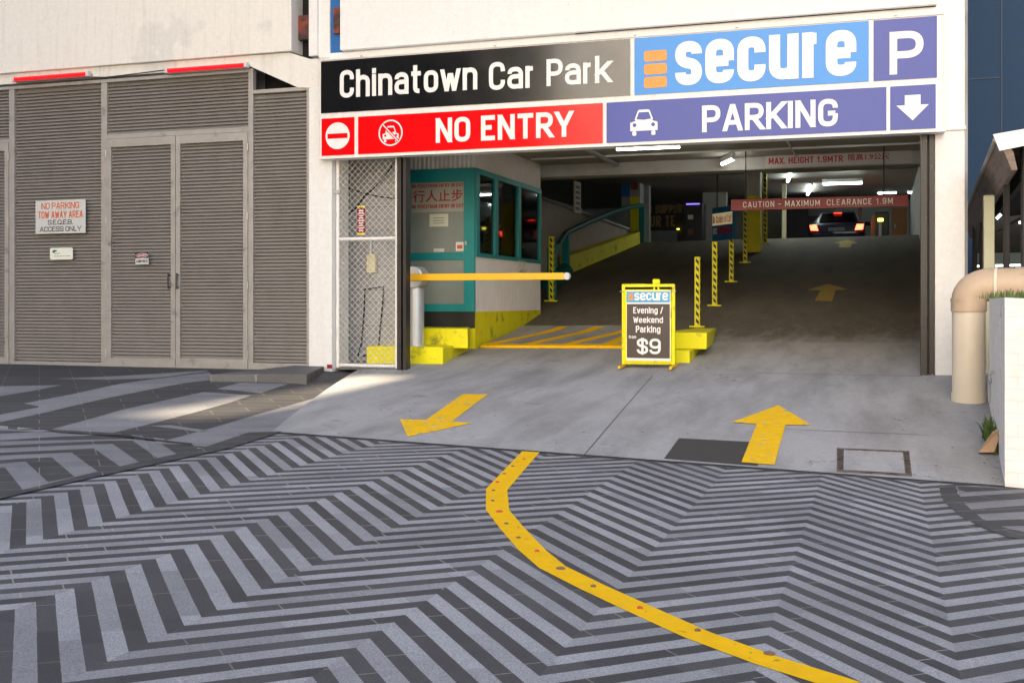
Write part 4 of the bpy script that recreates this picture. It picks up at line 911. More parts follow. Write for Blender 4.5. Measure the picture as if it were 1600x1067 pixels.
b.build('rack', M_galv, BT)
# ------------------------------------------------------------------ boom barrier
bx, by = XU(650, 17.2), 17.2; bz = zk
BR = thing('boom_barrier', "silver barrier post with a yellow horizontal boom arm across the exit lane", "boom barrier", (bx, by, bz))
pr = .135; zarm = ZU(760, 433, by)
MB().lathe((bx, by, bz), [(pr+.03, 0), (pr+.03, .02), (pr, .022), (pr, zarm-bz-.17)], 32).build('post', M_chrome, BR, smooth=True)
b = MB(); Rr = .185; b.prism([(bx+Rr*math.cos(k*2*math.pi/36), by-.16, zarm+Rr*math.sin(k*2*math.pi/36)) for k in range(36)], (0, .32, 0)); b.build('motor_head', M_chrome, BR, .02, True)
xe = XU(882, by-.2); o = MB().box(bx-.10, xe, by-.24, by-.165, zarm-.055, zarm+.055).build('boom_arm', M_bar, BR, .008)
MB().rrect(((xe+xe+.09)/2, zarm), .09, .112, .04, by-.242, .08).build('arm_tip', M_fit, o)
# ------------------------------------------------------------------ sandwich board
fL, fR = hit(zr, 975, 577), hit(zr, 1050, 577); yb = (fL.y+fR.y)/2+.1; zb = zr(fL.x, yb)
SB = thing('sandwich_board', "yellow framed pavement sign with evening parking price in front of the island", "sandwich board", ((fL.x+fR.x)/2, yb, zb))
sx0, sx1, sz1 = XU(972, yb), XU(1055, yb), ZU(1012, 444, yb)
zbot = ZU(1012, 569, yb)
b = MB(); t_ = .045
b.box(sx0, sx0+t_, yb-.02, yb+.02, zbot, sz1); b.box(sx1-t_, sx1, yb-.02, yb+.02, zbot, sz1); b.box(sx0+t_, sx1-t_, yb-.02, yb+.02, sz1-t_, sz1); b.box(sx0+t_, sx1-t_, yb-.02, yb+.02, zbot, zbot+.035); b.build('outer_frame', M_yel, SB, .005)
for xx in (sx0+.02, sx1-.02): MB().prism([(xx-.02, yb-.30, zb+.005), (xx+.02, yb-.30, zb+.005), (xx+.02, yb+.30, zb+.03), (xx-.02, yb+.30, zb+.03)], (0, 0, .045)).build('foot', M_bar, SB, .005)
ix0, ix1, iz0, iz1 = XU(976.5, yb), XU(1050, yb), ZU(1012, 566, yb), ZU(1012, 452.5, yb); yy = yb-.045
MB().box(ix0, ix1, yy, yy+.06, iz0, iz1).build('panel_frame', M_yel, SB, .006)
q = lambda u: XU(u, yy-.01)
vz = lambda v: ZU(1012, v, yy-.01)
MB().box(q(979), q(1047.5), yy-.006, yy, vz(563.5), vz(454.5)).build('poster', M_white, SB)
MB().box(q(979), q(1046.5), yy-.009, yy-.006, vz(472.5), vz(455.5)).build('poster_header', M_cyan, SB); MB().box(q(979.5), q(1046.5), yy-.009, yy-.006, vz(559.5), vz(475)).build('poster_field', M_brown, SB)
ty = yy-.009
def bt(s_, u0, u1, vt, vb, bo=.2, gap=None): ltext(s_, (q(u0), q(u1), vz(vb), vz(vt)), ty, M_white, SB, bo, gap=gap)
bt("secure", 991, 1044, 457.5, 469.5, .22, .06); bt("Evening /", 989.5, 1036, 479.5, 492); bt("Weekend", 989.5, 1036, 495, 504.5); bt("Parking", 993.5, 1032, 509, 522); bt("from", 982.5, 994, 524, 529, .2); bt("$9", 995, 1032.5, 526, 556, .19)
for v in (458.5, 462.5, 466.5): MB().box(q(982.5), q(989), ty-.003, ty, vz(v+3.2), vz(v)).build('emblem_bar', M_sora, SB)
hx = XU(1025.5, yb); b = MB(); b.box(hx-.055, hx+.055, yb-.03, yb+.03, sz1-.01, sz1+.075); b.box(hx-.045, hx-.015, yb-.03, yb+.01, sz1-.15, sz1-.045); b.box(hx+.02, hx+.05, yb-.03, yb+.01, sz1-.15, sz1-.045); b.build('handle', M_yel, SB, .015)
MB().tube([(sx0-.03, yb-.02, sz1-.11), (sx1+.02, yb-.02, sz1-.11)], .008, 6).build('pivot_rod', M_galv, SB)
# ------------------------------------------------------------------ striped lane posts
def lane_post(u, vb, vt, label, group='striped delineator posts along the ramp'):
    p = hit(zr, u, vb); h = ZU(u, vt, p.y)-p.z; w = .105
    t = thing('delineator_post', label, "delineator post", (p.x, p.y, p.z), group)
    MB().box(p.x-w/2, p.x+w/2, p.y-w/2, p.y+w/2, p.z, p.z+h).build('post', M_yel, t, .006)
    b = MB(); n = max(6, int(round(h/.145))); st = (h-.04)/n
    for k in range(n):
        a = p.z+.03+k*st
        b.prism([(p.x-w*.24, p.y-w/2-.003, a+st*.42), (p.x+w*.3, p.y-w/2-.003, a), (p.x+w*.3, p.y-w/2-.003, a+st*.48), (p.x-w*.24, p.y-w/2-.003, a+st*.9)], (0, .002, 0))
        b.prism([(p.x+w/2+.003, p.y-w*.3, a), (p.x+w/2+.003, p.y+w*.3, a+st*.4), (p.x+w/2+.003, p.y+w*.3, a+st*.88), (p.x+w/2+.003, p.y-w*.3, a+st*.48)], (-.002, 0, 0))
    b.build('hazard_stripe', M_black, t)
    MB().box(p.x-.14, p.x+.14, p.y-.1, p.y+.1, p.z-.03, p.z+.012).build('base_plate', M_yel, t)
    return t
lane_post(1090, 510, 401.5, "nearest and lowest standing of the yellow and black striped lane posts")
lane_post(1117, 477, 378, "striped lane post directly below the hanging blue cashier sign")
lane_post(1143, 440, 351, "striped lane post overlapping the edge of the blue cashier sign")
lane_post(1164.5, 410, 329, "striped lane post standing just before the wide yellow column")
lane_post(1195.5, 381, 270, "tall thin striped post between the two yellow columns")
lane_post(862, 470, 369.5, "striped post beyond the booth, below the end of the teal handrail")
# ------------------------------------------------------------------ hanging signs
def hang(name, label, u0, v0, u1, v1, Y, m):
    x0, x1, z0, z1 = rect(u0, v0, u1, v1, Y); z1 = ZU((u0+u1)/2, (v0+v1)/2-(v1-v0)/2, Y)
    return x0, x1, z0, z1
Yc_ = 21.8; x0, x1 = XU(1142, Yc_), XU(1419.5, Yc_); z0, z1 = ZU(1280, 326, Yc_), ZU(1280, 308.5, Yc_)
t = thing('clearance_sign', "long red clearance bar hanging on two wires across the entry lane", "hanging sign", ((x0+x1)/2, Yc_, z0))
MB().box(x0, x1, Yc_, Yc_+.05, z0, z1).build('bar', M_redsg, t, .005)
ltext("CAUTION - MAXIMUM  CLEARANCE 1.9M", (XU(1161, Yc_), XU(1395, Yc_), lerp(z0, z1, .25), lerp(z0, z1, .78)), Yc_, M_white, t, .15, gap=.28)
for u in (1165, 1381): MB().tube([(XU(u, Yc_), Yc_+.025, z1), (XU(u, Yc_), Yc_+.025, CEIL)], .012, 6).build('hanger', M_cable, t)
Yh = 22.83; x0, x1, z0, z1 = XU(1196, Yh), XU(1425, Yh), ZU(1300, 259, Yh), ZU(1300, 238, Yh)
t = thing('height_notice', "off-white height limit panel with dark red lettering on the ceiling beam", "sign", ((x0+x1)/2, Yh, z0))
MB().box(x0, x1, Yh, Yh+.018, z0, z1).build('panel', mat("notice_panel", (.47, .44, .42), .6, var=.05), t)
ltext("MAX. HEIGHT 1.9MTR", (XU(1201, Yh), XU(1317, Yh), lerp(z0, z1, .26), lerp(z0, z1, .74)), Yh, M_redtxt, t, .24)
text("限高1.9公尺", (XU(1325, Yh), XU(1390, Yh), lerp(z0, z1, .30), lerp(z0, z1, .80)), Yh, M_redtxt, t, .02)
# blue cashier sign, turned toward the lane
pL, pR = at(1113, 350, 26.6), at(1144.5, 350, 25.9); dx = Vector((pR.x-pL.x, pR.y-pL.y, 0)); wl_ = dx.length; dx.normalize(); nn = Vector((dx.y, -dx.x, 0)); up = Vector((0, 0, 1))
z0, z1 = ZU(1128, 375, 26.2), ZU(1128, 323, 26.2); hh = z1-z0
t = thing('cashier_sign', "blue hanging sign with a cream band announcing no cashier at exit", "hanging sign", (pL.x, pL.y, z0))
og = Vector((pL.x, pL.y, z0))
def slab(a, c, e, f, d0, d1, name, m): return MB().prism([og+dx*a*wl_+up*e*hh+nn*d0, og+dx*c*wl_+up*e*hh+nn*d0, og+dx*c*wl_+up*f*hh+nn*d0, og+dx*a*wl_+up*f*hh+nn*d0], nn*(d1-d0)).build(name, m, t)
slab(0, 1, 0, 1, 0, -.06, 'panel', M_navy); slab(0.01, .99, .46, .82, .004, 0.0005, 'band', mat("cream_band", (.80, .72, .45), .5, emit=(1, .85, .5), es=.06))
ltext("No Cashier at Exit", (wl_*.04, wl_*.97, hh*.52, hh*.76), 0, M_orl, t, .15, basis=(og+nn*.004, dx, up, nn))
ltext("EEC", (wl_*.05, wl_*.24, hh*.20, hh*.38), 0, M_white, t, .15, basis=(og, dx, up, nn)); 
b = MB()
for k in range(7): b.prism([og+dx*wl_*(.28+.1*k)+up*hh*.2+nn*.004, og+dx*wl_*(.36+.1*k)+up*hh*.2+nn*.004, og+dx*wl_*(.36+.1*k)+up*hh*.38+nn*.004, og+dx*wl_*(.28+.1*k)+up*hh*.38+nn*.004], nn*-.003)
b.build('red_mark', M_redsg, t)
MB().tube([og+dx*wl_*.25+up*hh, og+dx*wl_*.25+up*(4.9-z0)], .015, 6).build('hanger', M_cable, t)
# yellow wall notice
p0 = atx(895, 310, -7.45); 
x_w = -7.45; zA, zB = atx(900, 333, x_w).z, atx(900, 284, x_w).z; yA, yB_ = atx(896, 300, x_w).y, atx(906, 300, x_w).y
t = thing('wall_notice', "tall narrow yellow notice on the corrugated wall", "sign", (x_w, yA, zA))
MB().box(x_w, x_w+.03, yA, yB_, zA, zB).build('panel', mat("notice_yellow", (.55, .45, .18), .5, var=.12, scale=8), t)
for k in range(5): MB().box(x_w+.03, x_w+.034, lerp(yA, yB_, .2), lerp(yA, yB_, .8), lerp(zA, zB, .1+.17*k), lerp(zA, zB, .19+.17*k)).build('printed_block', mat("notice_print", (.16, .11, .05), .6), t)
# ------------------------------------------------------------------ left side of the ramp: kerb wall, corrugated wall, handrail
k0, k1 = hit(zr, 890, 428), hit(zr, 1000, 381)
prs = [(k0.x, k0.y), (k0.x-.28, k0.y), (k1.x-.28, k1.y), (k1.x, k1.y)]
b = MB(); n = 8
for i in range(n):
    a, c = i/n, (i+1)/n
    def cr(t): 
        x, y = lerp(k0.x, k1.x, t), lerp(k0.y, k1.y, t); z = zr(x, y); top = ZU(lerp(890, 1006, 0), 402, k0.y) if False else z+lerp(.46, .36, t)
        return x, y, z-.1, top
    A, B = cr(a), cr(c)
    v = [b.b.verts.new(q) for q in ((A[0], A[1], A[2]), (B[0], B[1], B[2]), (B[0], B[1], B[3]), (A[0], A[1], A[3]), (A[0]-.28, A[1], A[2]), (B[0]-.28, B[1], B[2]), (B[0]-.28, B[1], B[3]), (A[0]-.28, A[1], A[3]))]
    b.b.faces.new([v[0], v[1], v[2], v[3]]); b.b.faces.new([v[3], v[2], v[6], v[7]])
    if i == 0: b.b.faces.new([v[0], v[3], v[7], v[4]])
    if i == n-1: b.b.faces.new([v[1], v[5], v[6], v[2]])
tag(b.build('ramp_kerb', M_yel), "sloping yellow kerb wall climbing beside the ramp under the handrail", "kerb")
cw = thing('corrugated_partition', "grey corrugated sheet wall with a raked top behind the teal handrail", "wall", (-7.6, 24, 1.2))
ye = k1.y-.3; xw1 = k1.x-.34; xw0 = xw1+(k0.x-.34-xw1)*(ye-22.8)/(ye-k0.y)
tp = lambda t: lerp(4.24, 4.24, 0) if t < .38 else lerp(4.24, zr(-7, ye)+.5, (t-.38)/.62)
MB().corr((xw0, 22.8, 0), (xw1, ye, 0), lambda t: zr(-7.3, lerp(22.8, ye, t))-.1, tp, .11, .03).build('corrugated_sheet', M_corrd, cw)
b = MB(); ta = .38
b.bar((lerp(xw0, xw1, ta)+.05, lerp(22.8, ye, ta), 4.22), (xw1+.05, ye, zr(-7, ye)+.5), .06); b.build('edge_trim', M_int, cw)
MB().box(xw0-.1, xw0+.25, 22.8, 23.3, 1.2, 4.4).build('corner_post', M_corrd, cw)
b = MB(); b.tube([(xw0+.1, 23.3, 3.2), (xw0+.15, 25, 3.1), (xw0+.25, 27, 3.0), (xw0+.35, 29, 3.05)], .03, 8); b.tube([(xw0+.1, 23.3, 3.05), (xw0+.15, 25, 2.95), (xw0+.25, 27, 2.8), (xw0+.35, 29, 2.85)], .03, 8); b.build('pipe', M_corrd, cw)
MB().box(xw0+.08, xw0+.2, 24.0, 24.5, 3.3, 3.75).build('meter_box', M_int, cw)
HRl = [(870, 386), (884, 364), (920, 347), (960, 331), (985, 324), (1003, 321)]
yhr = [24.6, 27.3, 28.8, 31.0, 32.8, 34.4]
hpts = [at(u, v, y) for (u, v), y in zip(HRl, yhr)]
t = thing('handrail', "dark teal handrail sweeping up beside the ramp on teal posts", "handrail", (hpts[1].x, hpts[1].y, zr(hpts[1].x, hpts[1].y)))
MB().tube(hpts, .075, 8).build('rail', M_tealdk, t, smooth=True)
for i in (1, 5):
    p = hpts[i]; MB().box(p.x-.09, p.x+.09, p.y-.05, p.y+.05, zr(p.x, p.y)-.05, p.z-.05).build('post', M_teal, t, .006)
p = hpts[0]; MB().box(p.x-.22, p.x-.02, p.y-.05, p.y+.05, zr(p.x, p.y)-.05, p.z-.02).build('post', M_teal, t, .006)
b = MB(); p = hpts[1]; b.tube([(p.x+.1, p.y-.3, p.z-.95), (p.x-.3, p.y-1.2, p.z-1.5)], .22, 8); b.build('cable_drum', M_tealdk, t, smooth=True)
# ------------------------------------------------------------------ fluorescent lights
def tube_light(u0, v0, u1, v1, Y0, Y1_, label, m, ceil=None, r=.03, drop=.06):
    p, q = at(u0, v0, Y0), at(u1, v1, Y1_); zc = (p.z+q.z)/2 if ceil is None else ceil-drop-r
    a, c = Vector((p.x, p.y, zc)), Vector((q.x, q.y, zc)); d = (c-a).normalized()
    t = thing('tube_light', label, "fluorescent light", (a+c)/2, 'fluorescent tube lights under the ceilings')
    MB().tube([a, c], r, 10).build('tube', m, t, smooth=True)
    MB().bar(a-d*.03+Vector((0, 0, r+.035)), c+d*.03+Vector((0, 0, r+.035)), .12, .06).build('housing', M_fit, t, .005)
    for e in (a-d*.02, c): MB().bar(e, e+d*.02, .05, .07).build('end_cap', M_fit, t)
    return t
tube_light(964, 234.5, 1062, 232.2, 20.2, 20.2, "lit ceiling tube over the exit lane behind the entrance sign", M_tube, CEIL, .034)
tube_light(1254, 221.5, 1361, 217.5, 19.7, 19.7, "lit ceiling tube over the entry lane behind the entrance sign", M_tube, CEIL, .034)
tube_light(1129, 235, 1146, 251, 22.6, 21.9, "lit tube seen end-on at the ceiling beam above the hanging red bar", M_tube, CEIL-.05, .035)
tube_light(1286, 287, 1347, 286, 35, 35, "cool white tube on the deep ceiling above the parked car", M_tubec, None, .04)
tube_light(1372, 302, 1400, 301, 42, 42, "cool white tube at the back wall above the red bar's end", M_tubec, None, .035)
tube_light(1419, 301, 1427, 300.6, 42, 42, "very short bit of lit tube nearest the dark steel post", M_tubec, None, .035)
tube_light(1231, 271, 1236, 279, 36, 33, "small lit tube near the top of the second yellow column", M_tubec, None, .045)
tube_light(1262, 301, 1269, 293, 41, 38, "small slanting lit tube beside the parked car roof", M_tubec, None, .045)
# ------------------------------------------------------------------ things at the top of the ramp
FL = zr(0, 40)
def sedan(cx, cy, fl):
    t = thing('parked_car', "dark blue sedan with lit red tail lamps at the top of the ramp", "car", (cx, cy, fl))
    prof = [(0, .42, .42, .80), (.06, .34, .86, .85), (.25, .28, .93, .88), (.95, .25, .98, .89), (1.1, .24, .99, .89), (3.0, .24, .95, .89), (3.9, .24, .88, .87), (4.3, .3, .74, .80), (4.42, .4, .6, .7)]
    b = MB(); rings = []
    for y, zl_, zh_, hw in prof:
        ring = []
        for k, (fx, fz_) in enumerate(((-.86, 0), (-1, .2), (-1.0, .62), (-.93, .9), (-.75, 1), (.75, 1), (.93, .9), (1.0, .62), (1, .2), (.86, 0))):
            ring.append(b.b.verts.new((cx+hw*fx, cy+y, fl+lerp(zl_, zh_, fz_))))
        rings.append(ring)
    for i in range(len(rings)-1):
        for k in range(10): b.b.faces.new([rings[i][k], rings[i][(k+1) % 10], rings[i+1][(k+1) % 10], rings[i+1][k]])
    b.b.faces.new(rings[0][::-1]); b.b.faces.new(rings[-1])
    body = b.build('body', M_carp, t, .02, True)
    b = MB(); rings = []
    for y, z_, hw in ((.75, .95, .76), (1.35, 1.34, .63), (1.9, 1.42, .60), (2.5, 1.40, .60), (3.25, .96, .74)):
        rings.append([b.b.verts.new((cx+hw*1.0*f, cy+y, fl+lerp(.94, z_, g_))) for f, g_ in ((-1.08, 0), (-1, .75), (-.88, 1), (.88, 1), (1, .75), (1.08, 0))])
    for i in range(len(rings)-1):
        for k in range(5): b.b.faces.new([rings[i][k], rings[i][k+1], rings[i+1][k+1], rings[i+1][k]])
    cab_ = b.build('cabin', M_carp, t, 0, True)
    MB().prism([(cx-.60, cy+.80, fl+1.0), (cx+.60, cy+.80, fl+1.0), (cx+.50, cy+1.24, fl+1.30), (cx-.50, cy+1.24, fl+1.30)], (0, -.02, .02)).build('rear_window', M_glassc, cab_)
    for s_ in (-1, 1):
        MB().prism([(cx+s_*.58, cy-.0, fl+.66), (cx+s_*.83, cy+.10, fl+.68), (cx+s_*.86, cy+.12, fl+.86), (cx+s_*.64, cy+.04, fl+.86)], (0, -.05, 0)).build('tail_lamp', M_tail, t, .01)
        MB().prism([(cx+s_*.60, cy-.055, fl+.60), (cx+s_*.84, cy+.05, fl+.60), (cx+s_*.86, cy+.07, fl+.665), (cx+s_*.62, cy-.04, fl+.655)], (0, -.02, 0)).build('lamp_lens', M_red, t)
        for yy in (.85, 3.5):
            wl2 = MB().tube([(cx+s_*.70, cy+yy, fl+.31), (cx+s_*.90, cy+yy, fl+.31)], .31, 24).build('wheel', M_rub, t, 0, True)
            MB().tube([(cx+s_*.89, cy+yy, fl+.31), (cx+s_*.905, cy+yy, fl+.31)], .19, 20).build('rim', M_galv, wl2, 0, True)
        b = MB(); b.box(cx+s_*.88-.02, cx+s_*.88+.16*s_+.02, cy+2.55, cy+2.62, fl+.98, fl+1.1); b.build('mirror', M_carp, t, .02)
    MB().box(cx-.13, cx+.13, cy+1.12, cy+1.16, fl+1.30, fl+1.335).build('brake_lamp', M_tails, t)
    MB().box(cx-.26, cx+.26, cy-.03, cy-.015, fl+.64, fl+.76).build('number_plate', mat("plate_grey", (.09, .09, .1), .5), t)
    MB().box(cx-.80, cx+.80, cy-.06, cy+.2, fl+.34, fl+.56).build('bumper', M_carp, t, .04)
    return t
cp = at(1307, 360, 38.6); sedan(cp.x, 38.6, 3.30)
def tower_box(name, label, cat, u0, v0, u1, v1, Y, m, dep=.6, zb_=None):
    x0, x1, z0, z1 = XU(u0, Y), XU(u1, Y), ZU((u0+u1)/2, v1, Y), ZU((u0+u1)/2, v0, Y)
    if zb_ is not None: z0 = zb_
    t = thing(name, label, cat, ((x0+x1)/2, Y, z0)); return t, x0, x1, z0, z1
t, x0, x1, z0, z1 = tower_box('banner', "black banner with big faded gold capitals at the top of the exit lane", "banner", 1014, 317, 1072, 374, 38, M_black)
MB().box(x0, XU(1058, 38), 38, 38.05, z0+.3, z1).build('cloth', mat("banner_cloth", (.012, .010, .009), .6), t)
M_gold = mat("faded_gold", (.26, .16, .05), .6, var=.15)
ltext(") SUPPORT", (XU(1015, 38), XU(1073, 38), ZU(1040, 334, 38), ZU(1040, 320, 38)), 38, M_gold, t, .2); ltext("UR TE", (XU(1016, 38), XU(1055, 38), ZU(1040, 354, 38), ZU(1040, 337, 38)), 38, M_gold, t, .2)
t, x0, x1, z0, z1 = tower_box('pay_machine', "dark pay machine with a purple strip light and pale notice up the exit lane", "pay machine", 1070, 317, 1098, 374, 37.5, M_black, zb_=FL)
MB().box(x0, x1, 37.5, 38.2, FL, z1).build('cabinet', mat("machine_black", (.012, .012, .016), .4), t, .02)
MB().box(x0+.05, x1-.1, 37.47, 37.5, ZU(1084, 320, 37.5), ZU(1084, 318, 37.5)).build('strip_light', M_purl, t)
MB().box(XU(1075, 37.5), XU(1083, 37.5), 37.48, 37.5, ZU(1080, 343, 37.5), ZU(1080, 336, 37.5)).build('notice', M_paper, t); MB().box(XU(1075, 37.5), XU(1083, 37.5), 37.48, 37.5, ZU(1080, 367, 37.5), ZU(1080, 358, 37.5)).build('coin_panel', mat("machine_brown", (.12, .05, .03), .5), t)
MB().box(XU(1058, 38), XU(1070, 38), 38, 38.06, FL, ZU(1064, 318, 38)).build('side_panel', M_black, t); MB().box(XU(1057.5, 37.9), XU(1061, 37.9), 37.9, 37.95, ZU(1060, 359, 38), ZU(1060, 357.5, 38)).build('indicator', M_ylamp, t)
tag(MB().box(XU(1098, 40), XU(1135, 40), 40, 40.3, FL-.1, 5.48).build('partition_wall', M_int), "plain grey partition wall beyond the pay machine", "wall")
tag(MB().box(XU(1005, 36.8), XU(1014, 36.8), 36.8, 37.1, FL-.1, 5.46).build('ramp_column', M_int), "slim grey column standing beside the gold lettered banner", "column")
t, x0, x1, z0, z1 = tower_box('ticket_machine', "grey ticket machine with a lit yellow button beside the orange door", "ticket machine", 1367, 331, 1389, 372, 38.5, M_black, zb_=FL)
MB().box(x0, x1, 38.5, 39.0, FL, z1).build('cabinet', M_steel, t, .04); MB().box(XU(1371.5, 38.47), XU(1380, 38.47), 38.45, 38.5, ZU(1375, 346, 38.5), ZU(1375, 341.5, 38.5)).build('lit_button', M_ylamp, t)
MB().box(XU(1373, 38.4), XU(1377.5, 38.4), 38.4, 38.45, FL, ZU(1375, 347, 38.4)).build('stand', M_int, t)
MB().box(XU(1361, 39), XU(1367, 39), 39, 39.4, FL, ZU(1363, 338, 39)).build('guard_post', M_oran, t, .02)
t, x0, x1, z0, z1 = tower_box('orange_door', "orange brown door in a pale frame at the back of the upper floor", "door", 1391, 322, 1421, 370, 45.88, M_oran, zb_=FL)
MB().box(x0, x1, 45.84, 45.89, FL, z1).build('frame', M_int, t); MB().box(x0+.06, x1-.1, 45.80, 45.84, FL, z1-.07).build('leaf', M_oran, t); MB().box(x0+.16, x0+.2, 45.76, 45.8, FL+.95, FL+1.1).build('handle', M_galv, t)
tag(MB().box(XU(1222, 37), XU(1228, 37), 37, 37.2, FL-.1, 5.4).build('pale_post', M_pale), "pale cream post behind the second yellow column", "post")
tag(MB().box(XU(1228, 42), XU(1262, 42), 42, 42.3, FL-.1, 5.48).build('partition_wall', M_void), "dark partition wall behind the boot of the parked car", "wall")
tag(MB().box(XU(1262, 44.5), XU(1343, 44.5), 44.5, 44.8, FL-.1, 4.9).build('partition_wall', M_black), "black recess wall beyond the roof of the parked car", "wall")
tag(MB().box(XU(1341, 43.8), XU(1347, 43.8), 43.8, 44.1, FL-.1, 5.48).build('ramp_column', mat("brown_post", (.12, .06, .04), .6)), "thin brown post just beside the parked car", "column")
# ------------------------------------------------------------------ pipe, brick wall, tap
pc = hit(zr, 1515.5, 631); PXc, PYc = pc.x, pc.y+.19; D_ = (pc.y*cY-pc.x*sY); rad = 25.5/FPX*13.0
PP_ = thing('drain_pipe', "fat cream pipe rising from the apron and elbowing over the brick wall", "pipe", (PXc, PYc, pc.z))
zc_ = ZU(1515, 487, PYc); zax = ZU(1560, 444, PYc-.1)
MB().tube([(PXc, PYc, pc.z-.03), (PXc, PYc, zc_+.02)], rad, 32).build('riser', M_cream, PP_, smooth=True)
MB().tube([(PXc, PYc, pc.z-.02), (PXc, PYc, pc.z+.12)], rad+.012, 32).build('base_collar', M_cream, PP_, smooth=True)
bend = zax-zc_-.15; bh = .27; path = [(PXc, PYc, zc_), (PXc, PYc, zc_+.15)]
for k in range(1, 11):
    a = R(9*k); path.append((PXc+bh*(1-math.cos(a)), PYc-.02*k/10, zc_+.15+bend*math.sin(a)))
path += [(PXc+bh+.12, PYc-.05, zax), (PXc+bh+.6, PYc-.1, zax-.01), (PXc+3, PYc-.2, zax-.03)]
MB().tube(path, rad*1.03, 32).build('elbow', M_tan, PP_, smooth=True)
MB().tube([(PXc, PYc, zc_-.0), (PXc, PYc, zc_+.16)], rad*1.07, 32).build('collar', M_tan, PP_, smooth=True)
MB().tube([(PXc, PYc, zc_+.13), (PXc, PYc, zc_+.16)], rad*1.10, 32).build('collar_lip', M_tan, PP_, smooth=True)
xx = PXc+bh+.02; MB().tube([(xx, PYc-.03, zax), (xx+.03, PYc-.035, zax)], rad*1.09, 32).build('joint_ring', M_cream, PP_, smooth=True)
xx += .22; MB().tube([(xx, PYc-.05, zax), (xx+.5, PYc-.09, zax)], rad*1.07, 32).build('collar', M_tan, PP_, smooth=True)
bw0 = PB_; BWx, BWy = bw0.x, bw0.y; BWz = ZU(1571, 465, BWy)
BW = thing('brick_wall', "white painted brick garden wall with chipped red patches beside the pipe", "wall", (BWx+1, BWy, -.05))
yend = PYc-.28
b = MB(); xe0 = XU(1546, yend)
MB().prism([(BWx, BWy, -.3), (BWx+4, BWy-.35, -.5), (BWx+4, yend, -.5), (xe0, yend, -.3)], (0, 0, BWz+.3)).build('brickwork', M_wbrick, BW)
tp = atx(1550, 594, BWx+.02); tpx = lerp(BWx, xe0, .5)
t = thing('garden_tap', "small brass tap on a pipe against the white brick wall", "tap", (tpx, 12.6, .6))
ty_ = lerp(BWy, yend, .62); txx = lerp(BWx, xe0, .62); tz = ZU(1552, 592, ty_)
b = MB(); b.tube([(txx-.05, ty_, tz-.25), (txx-.05, ty_, tz+.03), (txx-.02, ty_, tz+.07), (txx+.02, ty_, tz+.07)], .014, 8); b.build('supply_pipe', M_galv, t)
b = MB(); b.tube([(txx-.05, ty_, tz+.01), (txx-.05, ty_-.10, tz+.01), (txx-.05, ty_-.13, tz-.03)], .016, 8); b.tube([(txx-.05, ty_-.06, tz+.01), (txx-.05, ty_-.06, tz+.06)], .008, 6); b.build('spout', M_galv, t)
MB().tube([(txx-.09, ty_-.06, tz+.06), (txx-.01, ty_-.06, tz+.06)], .009, 6).build('handle', M_galv, t)
b = MB(); cb = Vector((lerp(BWx, xe0, .35)-.07, lerp(BWy, yend, .35), 0)); cz0 = zr(cb.x, cb.y)
b.prism([(cb.x-.12, cb.y-.15, cz0+.01), (cb.x+.02, cb.y-.15, cz0+.02), (cb.x+.10, cb.y-.12, cz0+.26), (cb.x-.0, cb.y-.15, cz0+.20)], (.02, .2, .0)); tag(b.build('cardboard_box', M_card), "crumpled bit of brown cardboard leaning at the foot of the brick wall", "cardboard")
def tuft(n, xr_, yr_, zf, hmin, hmax, name, label, kind=None):
    kind = 'stuff' if name == 'grass' else None
    b = MB()
    for _ in range(n):
        x, y = random.uniform(*xr_), random.uniform(*yr_); z = zf(x, y); h = random.uniform(hmin, hmax); a = random.uniform(0, 6.28); ww = random.uniform(.003, .007) if kind else random.uniform(.008, .022); l = Vector((math.cos(a), math.sin(a), 0))*h*random.uniform(.1, .6); w = Vector((-math.sin(a), math.cos(a), 0))*ww
        p = Vector((x, y, z)); m_ = p+l*.4+Vector((0, 0, h*.65)); b.quad([p-w, p+w, m_+w*.7, m_-w*.7]); b.b.faces.new([b.b.verts.new(m_-w*.7), b.b.verts.new(m_+w*.7), b.b.verts.new(p+l+Vector((0, 0, h)))])
    o = b.build(name, M_grassm)
    return tag(o, label, "plant")
g1 = tuft(900, (BWx+.05, BWx+1.5), (BWy+.3, yend-.05), lambda x, y: BWz, .02, .10, 'grass', None); tag(g1, "thin green grass growing along the top of the white brick wall", "grass", kind='stuff')
g2 = tuft(220, (cb.x-.02, cb.x+.14), (cb.y-.1, cb.y+.7), zr, .05, .26, 'weed_tuft', "leafy green weeds growing at the foot of the brick wall")
# ------------------------------------------------------------------ neighbours at the far side: awning shed and blue clad block
SH = thing('open_shed', "low open shed with a rusty sheet roof, dark posts and strip lights behind the pipe", "shed", (3, 17, .5))
e0, e1 = at(1566, 214, 14.0), at(1508, 345, 26.5)
rt = .10
def rpt(t, a, dz=0): 
    p = e0.lerp(e1, t); return Vector((p.x+a, p.y, p.z+a*.12+dz))
b = MB(); pr = None
for i in range(61):
    t_ = i/60; wv = .022*math.sin(i*math.pi*.5)
    cur = [b.b.verts.new(rpt(t_, 0, wv)), b.b.verts.new(rpt(t_, 6, wv)), b.b.verts.new(rpt(t_, 6, wv-.03)), b.b.verts.new(rpt(t_, 0, wv-.03))]
    if pr:
        for k in range(4): b.b.faces.new([pr[k], pr[(k+1) % 4], cur[(k+1) % 4], cur[k]])
    pr = cur
b.build('roof', M_roofm, SH)
b = MB()
M_fas = mat('fascia_brown', (.20, .145, .11), .7, var=.25, scale=4, stretch=(1, .3, 3), dirt=(.07, .05, .04), dscale=5, dthr=(.5, .75))
